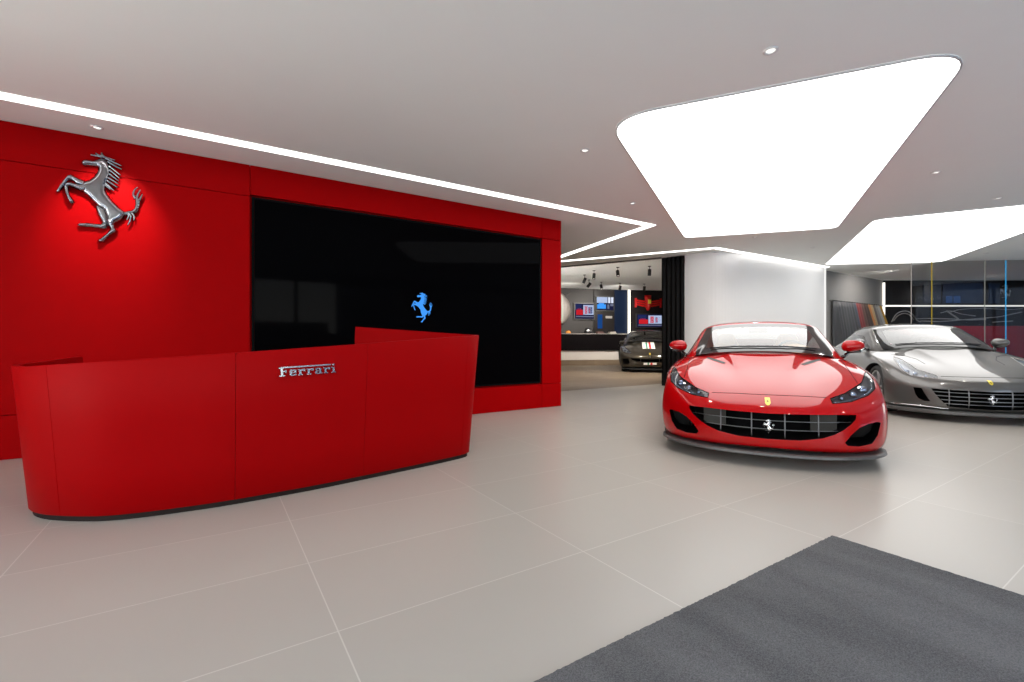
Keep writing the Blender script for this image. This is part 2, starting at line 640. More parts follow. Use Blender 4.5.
# slab lettering of the company name: strokes as boxes in a unit grid (x, z), lower-case height 1
def letter_strokes():
    G = {
        'F': (1.15, [(0.22, 0, 0.50, 1.55), (0.0, 0, 0.72, 0.16), (0.0, 1.30, 0.5, 1.55), (0.30, 0.70, 0.88, 0.90), (0.78, 0.55, 0.92, 1.05)]),
        'e': (0.98, [(0.06, 0.1, 0.32, 0.9), (0.18, 0, 0.82, 0.17), (0.18, 0.83, 0.8, 1.0), (0.66, 0.46, 0.9, 0.9), (0.2, 0.44, 0.9, 0.58), (0.72, 0.08, 0.9, 0.26)]),
        'r': (1.0, [(0.16, 0, 0.42, 1.0), (0.0, 0, 0.62, 0.15), (0.0, 0.86, 0.4, 1.0), (0.40, 0.72, 0.62, 0.92), (0.56, 0.82, 0.95, 1.0), (0.70, 0.62, 0.95, 0.9)]),
        'a': (1.02, [(0.58, 0, 0.84, 0.9), (0.14, 0.83, 0.76, 1.0), (0.08, 0.66, 0.3, 0.9), (0.14, 0.40, 0.7, 0.55), (0.02, 0.08, 0.28, 0.48), (0.14, 0, 0.62, 0.15), (0.7, 0, 1.0, 0.13)]),
        'i': (0.62, [(0.16, 0, 0.42, 1.0), (0.0, 0, 0.58, 0.15), (0.0, 0.86, 0.42, 1.0), (0.14, 1.28, 0.46, 1.55)]),
    }
    x = 0.0
    out = []
    for ch in 'Ferrari':
        w, st = G[ch]
        out.append((ch, [(x + a, b, x + c, d) for a, b, c, d in st]))
        x += w + 0.13
    # the long bar that runs from the capital to just before the last dot
    bar = (0.0, 1.33, x - 0.13 - 0.62 - 0.06, 1.55)
    return out, bar, x - 0.13

# ------------------------------------------------------------------ cars
M_BLACK = pbr('black_trim', (0.012, 0.012, 0.013), 0.45)
M_GLOSSBLACK = pbr('gloss_black', (0.008, 0.008, 0.009), 0.12, coat=0.5)
M_DARKIN = pbr('dark_cavity', (0.004, 0.004, 0.0045), 0.8, spec=0.05)
M_CARBON = pbr('splitter_grey', (0.075, 0.072, 0.07), 0.38)
M_RUBBER = pbr('tyre_rubber', (0.016, 0.016, 0.016), 0.75)
M_EMBLEM = pbr('emblem_chrome', (0.29, 0.29, 0.31), 0.08, metal=1.0)
M_CHROME = pbr('chrome', (0.86, 0.86, 0.87), 0.07, metal=1.0)
M_SATIN = pbr('satin_silver', (0.55, 0.55, 0.56), 0.28, metal=1.0)
M_RIM = pbr('rim_silver', (0.42, 0.42, 0.43), 0.3, metal=0.9)
M_LENS = glass('headlight_lens', (0.80, 0.84, 0.90), 1.5)
M_HOUSE = pbr('headlight_housing', (0.016, 0.018, 0.024), 0.3, spec=0.3)
M_LAMP = pbr('lamp_reflector', (0.30, 0.34, 0.42), 0.12, metal=0.9)
M_WIND = glass('windscreen_glass', (0.70, 0.73, 0.71), 1.52, boost=1.7)
M_SIDEGL = glass('side_glass', (0.45, 0.48, 0.47), 1.52, boost=1.2)
M_TAN = pbr('tan_leather', (0.55, 0.32, 0.13), 0.55, noise=0.08, nscale=60)
M_DASH = pbr('dash_dark', (0.02, 0.02, 0.022), 0.7)
M_YELLOW = pbr('badge_yellow', (0.85, 0.66, 0.05), 0.35, coat=0.5)
M_WHITE = pbr('stripe_white', (0.82, 0.82, 0.80), 0.35, coat=0.6)
M_GREEN = pbr('stripe_green', (0.0, 0.22, 0.09), 0.35, coat=0.6)
M_SRED = pbr('stripe_red', (0.70, 0.02, 0.02), 0.35, coat=0.6)
M_CUT = pbr('cut_face', (0.01, 0.01, 0.01), 0.6)

def paint(name, col, metal=0.0, rough=0.35, flake=0.0):
    m = pbr(name, col, rough, metal=metal, coat=1.0, coat_rough=0.012, spec=0.02, noise=flake, nscale=900)
    [n for n in m.node_tree.nodes if n.type == 'BSDF_PRINCIPLED'][0].inputs['Coat IOR'].default_value = 1.45
    return m

def mirror_grid(bm, cache, quads, mat_of=None):
    """Adds quads given as coordinate tuples on the +x half, and their mirror images."""
    def V(c):
        k = (round(c[0], 5), round(c[1], 5), round(c[2], 5))
        if k not in cache: cache[k] = bm.verts.new(k)
        return cache[k]
    for q, mi in quads:
        for sg in (1, -1):
            vs = [V((c[0] * sg, c[1], c[2])) for c in q]
            u = []
            for v in vs:
                if v not in u: u.append(v)
            if len(u) < 3: continue
            if sg < 0: u = u[::-1]
            try:
                f = bm.faces.new(u); f.material_index = mi; f.smooth = True
            except ValueError:
                pass

def body_cage(sp):
    T, S, Fr, Rr = sp['T'], sp['S'], sp['F'], sp['R']
    NV = len(T) - 1
    NW = len(Fr)
    quads = []
    for v in range(NV):
        for u in range(4):
            mi = 1 if (sp['hood'][0] <= v < sp['hood'][1] and u < 3) else 0
            quads.append(((T[v][u], T[v][u + 1], T[v + 1][u + 1], T[v + 1][u]), mi))
    side = []                                     # side[v][w]
    for v in range(NV + 1):
        if v == 0: col = [Fr[w][4] for w in range(NW)]
        elif v == NV: col = [Rr[w][4] for w in range(NW)]
        else: col = [(x, T[v][4][1], z) for x, z in S[v]]
        side.append(col + [T[v][4]])
    for v in range(NV):
        for w in range(NW):
            quads.append(((side[v][w], side[v][w + 1], side[v + 1][w + 1], side[v + 1][w]), 0))
    for grid, top in ((Fr, T[0]), (Rr, T[NV])):
        g = list(grid) + [top]
        for w in range(NW):
            for u in range(4):
                quads.append(((g[w][u], g[w][u + 1], g[w + 1][u + 1], g[w + 1][u]), 0))
    B = []
    for v in range(NV + 1):
        if v == 0: B.append(list(Fr[0]))
        elif v == NV: B.append(list(Rr[0]))
        else:
            s = side[v][0]
            B.append([(s[0] * u / 4, s[1], s[2]) for u in range(5)])
    for v in range(NV):
        for u in range(4):
            quads.append(((B[v][u], B[v + 1][u], B[v + 1][u + 1], B[v][u + 1]), 0))
    bm = bmesh.new()
    cache = {}
    mirror_grid(bm, cache, quads)
    bmesh.ops.recalc_face_normals(bm, faces=bm.faces)
    cl = bm.edges.layers.float.new('crease_edge')
    def K(c): return cache[(round(c[0], 5), round(c[1], 5), round(c[2], 5))]
    for (va, ua), (vb, ub), cr in sp.get('crease', ()):
        for sg in (1, -1):
            a, b = T[va][ua], T[vb][ub]
            e = bm.edges.get((K((a[0] * sg, a[1], a[2])), K((b[0] * sg, b[1], b[2]))))
            if e: e[cl] = cr
    return bm

def roof_cage(sp):
    """Greenhouse sheet: windscreen, pillars, roof, side and rear glass in one smooth sheet."""
    G = sp['G']
    quads = []
    n = len(G) - 1
    r0, r1 = sp['rear_glass']
    for v in range(n):
        for u in range(6):
            if u == 5:
                mi = 3 if 1 <= v < sp['side_end'] else 0
            elif 1 <= v < 3 and u < 2: mi = 1
            elif v < 4 and u < 3: mi = 2
            elif r0 <= v < r1 and u < 3: mi = 4
            else: mi = 0
            quads.append(((G[v][u], G[v][u + 1], G[v + 1][u + 1], G[v + 1][u]), mi))
    bm = bmesh.new()
    mirror_grid(bm, {}, quads)
    return bm

def front_prism(pts, y0, y1):
    return prism(bmesh.new(), pts, y0, y1, 'y')

def patch_of(me, cutter, lift=0.0, surf=None):
    """The piece of a surface that lies inside a prism, as an open sheet."""
    m2 = boolean(me.copy(), cutter, 'INTERSECT', M_CUT)
    ci = [i for i, m in enumerate(m2.materials) if m == M_CUT]
    bm = bmesh.new(); bm.from_mesh(m2)
    bmesh.ops.delete(bm, geom=[f for f in bm.faces if f.material_index in ci], context='FACES')
    for f in bm.faces: f.material_index = 0
    if lift and surf:
        for v in bm.verts: v.co += surf.normal_at(v.co) * lift
    return bm

def sheet_obj(name, bm, mat, parent, surf, thick=0.0):
    me = bpy.data.meshes.new(name)
    bm.to_mesh(me); bm.free()
    me.materials.append(mat)
    fix_normals(me, surf, {0})
    o = bpy.data.objects.new(name, me)
    link(o, parent)
    return o

def mirrored(pts): return [(-x, z) for x, z in pts][::-1]

def seam(bm, pts, rad=0.0028):
    tube(bm, pts, rad, 6)

def make_wheel(root, x, y, r, width, sg):
    w = bpy.data.objects.new('wheel', None); w.empty_display_size = 0.1
    link(w, root)
    w.location = (x, y, r); w.rotation_euler = (0, 0, 0 if sg > 0 else PI)
    h = width / 2
    rr = r * 0.76
    b = bmesh.new()
    lathe(b, [(rr, -h * 0.9), (rr + 0.02, -h), (r - 0.03, -h), (r - 0.006, -h * 0.8), (r, -h * 0.4), (r, h * 0.4), (r - 0.006, h * 0.8),
              (r - 0.03, h), (rr + 0.02, h), (rr, h * 0.9), (rr, -h * 0.9)], 40, 'x')
    obj('tyre', b, M_RUBBER, w, True)
    b = bmesh.new()
    lathe(b, [(rr - 0.02, -h * 0.9), (rr + 0.004, -h * 0.88), (rr + 0.004, h * 0.9), (rr - 0.012, h * 0.93), (rr - 0.02, h * 0.8), (rr - 0.02, -h * 0.9)], 40, 'x')
    for k in range(5):
        for d in (-0.16, 0.16):
            a = 2 * PI * k / 5
            p0 = (h * 0.62, 0.05 * math.cos(a + d * 2), 0.05 * math.sin(a + d * 2))
            p1 = (h * 0.80, (rr - 0.01) * math.cos(a + d), (rr - 0.01) * math.sin(a + d))
            tube(b, [p0, tuple((i + j) / 2 for i, j in zip(p0, p1)), p1], [0.022, 0.017, 0.015], 8)
    lathe(b, [(0, h * 0.72), (0.045, h * 0.70), (0.07, h * 0.6), (0.07, h * 0.4), (0, h * 0.4)], 20, 'x')
    obj('rim', b, M_RIM, w)
    b = bmesh.new()
    lathe(b, [(0, 0.005), (0.17, 0.005), (0.17, 0.03), (0, 0.03)], 30, 'x')
    obj('brake_disc', b, M_SATIN, w)
    return w

def make_mirror(root, sg, mat, sp):
    mx, my, mz = sp['mirror']
    o = None
    b = bmesh.new()
    prof = []
    M = Matrix.Translation((sg * mx, my, mz)) @ Matrix.Rotation(sg * -0.12, 4, 'Z') @ Matrix.Rotation(sg * 0.10, 4, 'Y')
    rings = []
    N, K = 14, 20
    for i in range(N + 1):
        t = -1 + 2 * i / N
        w = max(0.0, 1 - abs(t) ** 2.6) ** 0.5
        ring = []
        for k in range(K):
            a = 2 * PI * k / K
            y = math.cos(a) * 0.075 * w
            z = math.sin(a) * (0.068 if math.sin(a) > 0 else 0.058) * w * (1.0 - 0.18 * t * 1)
            if y > 0.035: y = 0.035
            ring.append(b.verts.new(M @ Vector((sg * t * 0.108, y, z + 0.012 * t))))
        rings.append(ring)
    for p, q in zip(rings, rings[1:]):
        for k in range(K):
            f = b.faces.new((p[k], p[(k + 1) % K], q[(k + 1) % K], q[k])); f.smooth = True
    bmesh.ops.remove_doubles(b, verts=b.verts, dist=1e-5)
    bmesh.ops.recalc_face_normals(b, faces=b.faces)
    o = obj('side_mirror', b, mat, root)
    b = bmesh.new()
    x0 = sp['arm'][0]
    tube(b, catmull([(sg * x0, sp['arm'][1], sp['arm'][2]), (sg * (x0 + 0.06), my + 0.03, mz - 0.075), (sg * (mx - 0.02), my + 0.01, mz - 0.06),
                     (sg * (mx + 0.07), my, mz - 0.052)], 5), [0.02] * 6 + [0.016] * 5 + [0.018] * 5, 8)
    obj('mirror_arm', b, sp.get('arm_mat', M_GLOSSBLACK), o)
    b = bmesh.new()
    lathe(b, [(0, 0), (0.052, 0)], 20, 'y', M=M @ Matrix.Translation((0, 0.0365, 0)) @ Matrix.Diagonal((2.0, 1, 1.0, 1)))
    obj('mirror_glass', b, M_CHROME, o)
    return o

def make_seat(root, x, y, mat):
    b = bmesh.new()
    prof = [(-0.16, 0), (0.16, 0)]
    rows = [(-0.02, 0.50, 0.25), (0.06, 0.70, 0.25), (0.13, 0.86, 0.235), (0.18, 0.98, 0.19), (0.205, 1.06, 0.13), (0.22, 1.13, 0.115), (0.235, 1.17, 0.08)]
    fr, bk = [], []
    for yy, zz, hw in rows:
        fr.append([b.verts.new((x + hw * t, y + yy + 0.05 * abs(t) ** 2 * -1, zz)) for t in (-1, -0.6, 0, 0.6, 1)])
        bk.append([b.verts.new((x + hw * t, y + yy + 0.13, zz)) for t in (-1, -0.6, 0, 0.6, 1)])
    for g in (fr, bk):
        for i in range(len(g) - 1):
            for j in range(4): b.faces.new((g[i][j], g[i][j + 1], g[i + 1][j + 1], g[i + 1][j]))
    for i in range(len(rows) - 1):
        for j in (0, 4): b.faces.new((fr[i][j], bk[i][j], bk[i + 1][j], fr[i + 1][j]))
    for i in (0, -1):
        for j in range(4): b.faces.new((fr[i][j], fr[i][j + 1], bk[i][j + 1], bk[i][j]))
    bmesh.ops.recalc_face_normals(b, faces=b.faces)
    me = subsurf(b, 2)
    o = obj('seat', me, mat, root, True)
    return o

def build_car(sp, name, label, loc, ang):
    root = thing(name, label, 'car', loc, ang)
    pm = sp['paint']
    hood_m = pm.copy(); hood_m.name = pm.name + '_hood'
    base = subsurf(body_cage(sp), 3, [pm, hood_m])
    surf = Surf(base)
    me = base.copy()
    both = lambda pts: (pts, mirrored(pts))
    # openings
    for pts in sp['grille_holes']:
        me = boolean(me, front_prism(pts, -1, sp['grille_depth']), cut_mat=M_DARKIN)
    for pts, dep in sp['intakes']:
        for p in both(pts):
            me = boolean(me, front_prism(p, -1, dep), cut_mat=M_DARKIN)
    wy = sp['wheels']
    for y in wy:
        for sg in (1, -1):
            c = bmesh.new()
            ar = sp['arch_r']
            lathe(c, [(0, sg * 0.60), (ar, sg * 0.60), (ar, sg * 1.3), (0, sg * 1.3)], 56, 'x', M=Matrix.Translation((0, y, sp['wheel_r'] - 0.01)))
            me = boolean(me, c, cut_mat=M_BLACK)
    cx0, cy0, cy1, cz = sp['cockpit']
    c = newbox((-cx0, cy0, cz), (cx0, cy1, 1.6))
    me = boolean(me, c, cut_mat=M_DASH)
    for pts in sp['head']:
        for p in both(pts):
            me = boolean(me, front_prism(p, -1, sp['head_depth']), cut_mat=M_CUT)
    # split into body and bonnet
    ci = {i for i, m in enumerate(me.materials) if m == M_CUT}
    bi = {i for i in range(len(me.materials))} - ci - {1}
    for nm, ids in (('body', bi), ('bonnet', {1})):
        bm = split_mats(me, ids)
        m2 = bpy.data.meshes.new(nm); bm.to_mesh(m2); bm.free()
        for m in me.materials: m2.materials.append(m)
        fix_normals(m2, surf, {0, 1})
        link(bpy.data.objects.new(nm, m2), root)
    # headlights: recessed dark housing, lamps, clear lens
    for pts in sp['head']:
        for sg, p in ((1, pts), (-1, mirrored(pts))):
            pb = patch_of(base, front_prism(p, -1, sp['head_depth']))
            hb = pb.copy()
            hl = sheet_obj('headlight', pb, M_LENS, root, surf)
            bed = {e.verts[0] for e in hb.edges if len(e.link_faces) == 1} | {e.verts[1] for e in hb.edges if len(e.link_faces) == 1}
            edges = [e for e in hb.edges if len(e.link_faces) == 1]
            ret = bmesh.ops.extrude_edge_only(hb, edges=edges)
            rim_v = [g for g in ret['geom'] if isinstance(g, bmesh.types.BMVert)]
            rv = set(rim_v)
            for v in hb.verts:
                if v not in rv:
                    n = surf.normal_at(v.co)
                    v.co += Vector((-n.x * 0.03, abs(n.y) * 0.02 + 0.03, -n.z * 0.03))
            obj('headlight_housing', hb, sp.get('house_mat', M_HOUSE), hl)
            for (x, z, r) in sp['lamps']:
                q = surf.front(sg * x, z)
                if q is None: continue
                lb = bmesh.new()
                n = surf.normal_at(q)
                Mx = Matrix.Translation(q + Vector((0, 0.035, 0)) - n * 0.012)
                lathe(lb, [(0, -0.016), (r * 0.6, -0.013), (r * 0.8, -0.006), (r, 0.0), (r * 1.05, 0.012)], 18, 'y', M=Mx)
                obj('lamp', lb, M_LAMP, hl)
            if sp.get('drl'):
                db = bmesh.new()
                ps = []
                for (x, z) in [(c_.x, c_.y) for c_ in catmull([(a, b_, 0) for a, b_ in sp['drl']], 6)]:
                    q = surf.front(sg * x, z)
                    if q is not None: ps.append(q + Vector((0, 0.012, 0)) - surf.normal_at(q) * 0.008)
                if len(ps) > 2:
                    tube(db, ps, 0.006, 6)
                    obj('daytime_strip', db, M_LAMP, hl)
            # dark frame round the lens
            fb = bmesh.new()
            ring = []
            for i in range(len(p)):
                a, b2 = Vector(p[i]), Vector(p[(i + 1) % len(p)])
                for k in range(4):
                    c2 = a.lerp(b2, k / 4)
                    q = surf.front(c2.x, c2.y)
                    if q is not None: ring.append(q)
            if len(ring) > 4:
                tube(fb, ring + [ring[0]], 0.0045, 6, caps=False)
                obj('lens_frame', fb, sp.get('frame_mat', M_DARKIN), hl)
    # grille: bars across, uprights, badge
    gb = bmesh.new()
    hole = sp['grille_holes'][0]
    inset = sp.get('bar_inset', 0.045)
    for z0, bow in sp['bars']:
        run = []
        for i in range(-60, 61):
            x = i * 0.0165
            z = z0 + bow * (x / 0.7) ** 2
            if inside((x, z), hole):
                q = surf.front(x, z)
                if q is not None: run.append((x, q.y + inset, z))
        if len(run) > 2: tube(gb, run, sp.get('bar_r', 0.0065), 8)
    for x in sp['uprights']:
        zs = [z / 200 for z in range(20, 140) if inside((x, z / 200), hole)]
        if len(zs) > 2:
            tube(gb, [(x, surf.front(x, z).y + inset + 0.006, z) for z in zs[::3]] + [(x, surf.front(x, zs[-1]).y + inset + 0.006, zs[-1])], 0.006, 6)
    obj('grille', gb, sp.get('bar_mat', M_SATIN), root)
    if sp.get('radiators'):
        for sg in (1, -1):
            rb = bmesh.new()
            for (xa, xb, za, zb) in sp['radiators']:
                box(rb, (min(sg * xa, sg * xb), sp['grille_depth'] - 0.16, za), (max(sg * xa, sg * xb), sp['grille_depth'] - 0.13, zb), 0.004)
            obj('radiator', rb, pbr('radiator_grey', (0.055, 0.052, 0.048), 0.7, spec=0.1), root)
    if sp.get('badge_z'):
        z, s = sp['badge_z']
        b = joined(*horse(s, step=0.03, detail=False))
        q = surf.front(0, z)
        e = obj('grille_emblem', b, M_CHROME, root, loc=(0, q.y + inset - 0.012, z))
    # shield badge on the nose
    if sp.get('shield'):
        z, w, h2 = sp['shield']
        pb = patch_of(base, front_prism([(-w, z + h2), (w, z + h2), (w, z - h2 * 0.4), (w * 0.6, z - h2 * 0.8), (0, z - h2), (-w * 0.6, z - h2 * 0.8), (-w, z - h2 * 0.4)][::-1], -1, 0.5), 0.003, surf)
        sh = sheet_obj('nose_badge', pb, M_YELLOW, root, surf)
        hb = joined(*horse(h2 * 1.5, step=0.03, lift=0.02, detail=False))
        q = surf.front(0, z); n = surf.normal_at(q)
        hh = obj('badge_horse', hb, M_BLACK, sh, loc=q + n * 0.004)
        hh.rotation_euler = (-(math.atan2(n.z, -n.y)), 0, 0)
    # shut lines
    for axis, pts in sp['seams']:
        ps2 = []
        for sg in (1, -1):
            ps = []
            for i in range(len(pts) - 1):
                for k in range(8):
                    a, b2 = pts[i], pts[i + 1]
                    p = (a[0] + (b2[0] - a[0]) * k / 8, a[1] + (b2[1] - a[1]) * k / 8)
                    q = surf.top(sg * p[0], p[1]) if axis == 'z' else (surf.front(sg * p[0], p[1]) if axis == 'y' else surf.side(p[0], p[1], sg))
                    if q is not None: ps.append(q)
            if axis == 'y':
                ps2 = ps[::-1][:-1] + ps2 if sg < 0 else ps
                if sg > 0: continue
                ps = ps2
            if len(ps) > 2:
                sb = bmesh.new(); seam(sb, ps)
                obj('shut_line', sb, M_DARKIN, root)
    # bonnet vents
    for pts in sp.get('vents', ()):
        for p in both(pts):
            pb = patch_of(base, prism(bmesh.new(), p, 0.5, 1.4, 'z'), 0.002, surf)
            sheet_obj('bonnet_vent', pb, M_BLACK, root, surf)
    # painted stripes
    for nm, pts, ax, m, up in sp.get('decals', ()):
        c = front_prism(pts, -1, 0.5) if ax == 'y' else prism(bmesh.new(), pts, 0.4, 1.5, 'z')
        pb = patch_of(base, c, up, surf)
        sheet_obj(nm, pb, m, root, surf)
    for pts in sp.get('trims', ()):
        for sg in (1, -1):
            ps = [surf.front(sg * c_.x, c_.y) for c_ in catmull([(a, b_, 0) for a, b_ in pts], 6)]
            ps = [p for p in ps if p is not None]
            tb = bmesh.new(); tube(tb, ps, 0.007, 6)
            obj('bumper_trim', tb, M_CHROME, root)
    # splitter lip
    sl = bmesh.new()
    path = catmull([(x, y, 0) for x, y in sp['lip']], 6)
    full = [Vector((-p.x, p.y, 0)) for p in path[::-1]][:-1] + path
    z0, z1, dp = sp['lip_z']
    vs = []
    for i, p in enumerate(full):
        d = (full[min(i + 1, len(full) - 1)] - full[max(i - 1, 0)]).normalized()
        n = Vector((-d.y, d.x, 0))          # inward (towards +y)
        if n.y < 0: n = -n
        vs.append([sl.verts.new((*(p + n * a).xy, z)) for a, z in ((0.012, z0), (0, z0 + 0.008), (0.004, z1 - 0.008), (0.02, z1), (dp, z1), (dp, z0))])
    for a, b in zip(vs, vs[1:]):
        for k in range(6):
            f = sl.faces.new((a[k], a[(k + 1) % 6], b[(k + 1) % 6], b[k])); f.smooth = False
    sl.faces.new(vs[0][::-1]); sl.faces.new(vs[-1])
    bmesh.ops.recalc_face_normals(sl, faces=sl.faces)
    obj('splitter', sl, sp.get('lip_mat', M_CARBON), root)
    # greenhouse
    gm = subsurf(roof_cage(sp), 3, [pm] * 5)
    gs = Surf(gm)
    rm = sp.get('roof_paint', pm)
    for nm, i, m in (('roof', 0, rm), ('windscreen', 1, M_WIND), ('windscreen_seal', 2, M_GLOSSBLACK), ('side_window', 3, M_SIDEGL), ('rear_window', 4, M_SIDEGL)):
        bm = split_mats(gm, {i})
        if not bm.faces: bm.free(); continue
        for f in bm.faces: f.material_index = 0
        if nm == 'side_window':
            for sg in (1, -1):
                b2 = bm.copy()
                bmesh.ops.delete(b2, geom=[f for f in b2.faces if f.calc_center_median().x * sg < 0], context='FACES')
                sheet_obj(nm, b2, m, root, gs)
            bm.free()
        else:
            sheet_obj(nm, bm, m, root, gs)
    # wiper, mirror inside
    wb = bmesh.new()
    wp = sp['wiper']
    tube(wb, [gs.top(x, y) + Vector((0, -0.01, 0.012)) for x, y in wp if gs.top(x, y) is not None], 0.008, 6)
    obj('wiper', wb, M_BLACK, root)
    mb = newbox((-0.10, sp['G'][3][0][1] + 0.06, sp['G'][3][0][2] - 0.085), (0.10, sp['G'][3][0][1] + 0.09, sp['G'][3][0][2] - 0.03), 0.01)
    obj('rear_view_mirror', mb, M_BLACK, root)
    # cabin
    sy = sp['seat_y']
    for x in (-0.37, 0.37):
        make_seat(root, x, sy, sp['leather'])
    db = bmesh.new()
    y0 = cy0
    ring = [(-cx0, y0 - 0.02), (cx0, y0 - 0.02), (cx0, y0 + 0.28), (0.62, y0 + 0.30), (0.2, y0 + 0.24), (-0.2, y0 + 0.24), (-0.62, y0 + 0.30), (-cx0, y0 + 0.28)]
    prism(db, ring, 0.62, sp['dash_z'], 'z')
    obj('dashboard', db, M_DASH, root)
    hb = bmesh.new()                          # instrument hood in leather on the driver's side
    sx = sp.get('driver', 0.37)
    rows = []
    for i in range(9):
        a = PI * i / 8
        rows.append([(sx - 0.20 * math.cos(a), y0 + d, sp['dash_z'] - 0.02 + hgt * math.sin(a)) for d, hgt in ((0.0, 0.05), (0.06, 0.085), (0.16, 0.10), (0.26, 0.095))])
    rv = [[hb.verts.new(c) for c in r] for r in rows]
    for a, b in zip(rv, rv[1:]):
        for k in range(3):
            f = hb.faces.new((a[k], a[k + 1], b[k + 1], b[k])); f.smooth = True
    obj('instrument_hood', hb, sp['leather'], root)
    st = bmesh.new()
    Ms = Matrix.Translation((sx, y0 + 0.46, sp['dash_z'] - 0.05)) @ Matrix.Rotation(-0.4, 4, 'X')
    tube(st, [Ms @ Vector((0.18 * math.cos(2 * PI * k / 24), 0, 0.18 * math.sin(2 * PI * k / 24))) for k in range(25)], 0.014, 8, caps=False)
    for a in (0, PI, -PI / 2):
        tube(st, [Ms @ Vector((0, 0, 0)), Ms @ Vector((0.18 * math.cos(a), 0, 0.18 * math.sin(a)))], 0.015, 6)
    obj('steering_wheel', st, M_BLACK, root)
    for sg in (1, -1):
        make_mirror(root, sg, sp.get('mirror_paint', pm), sp)
        for y, x in zip(wy, sp['track']):
            make_wheel(root, sg * x, y, sp['wheel_r'], 0.26, sg)
    bpy.data.meshes.remove(base)
    return root, surf

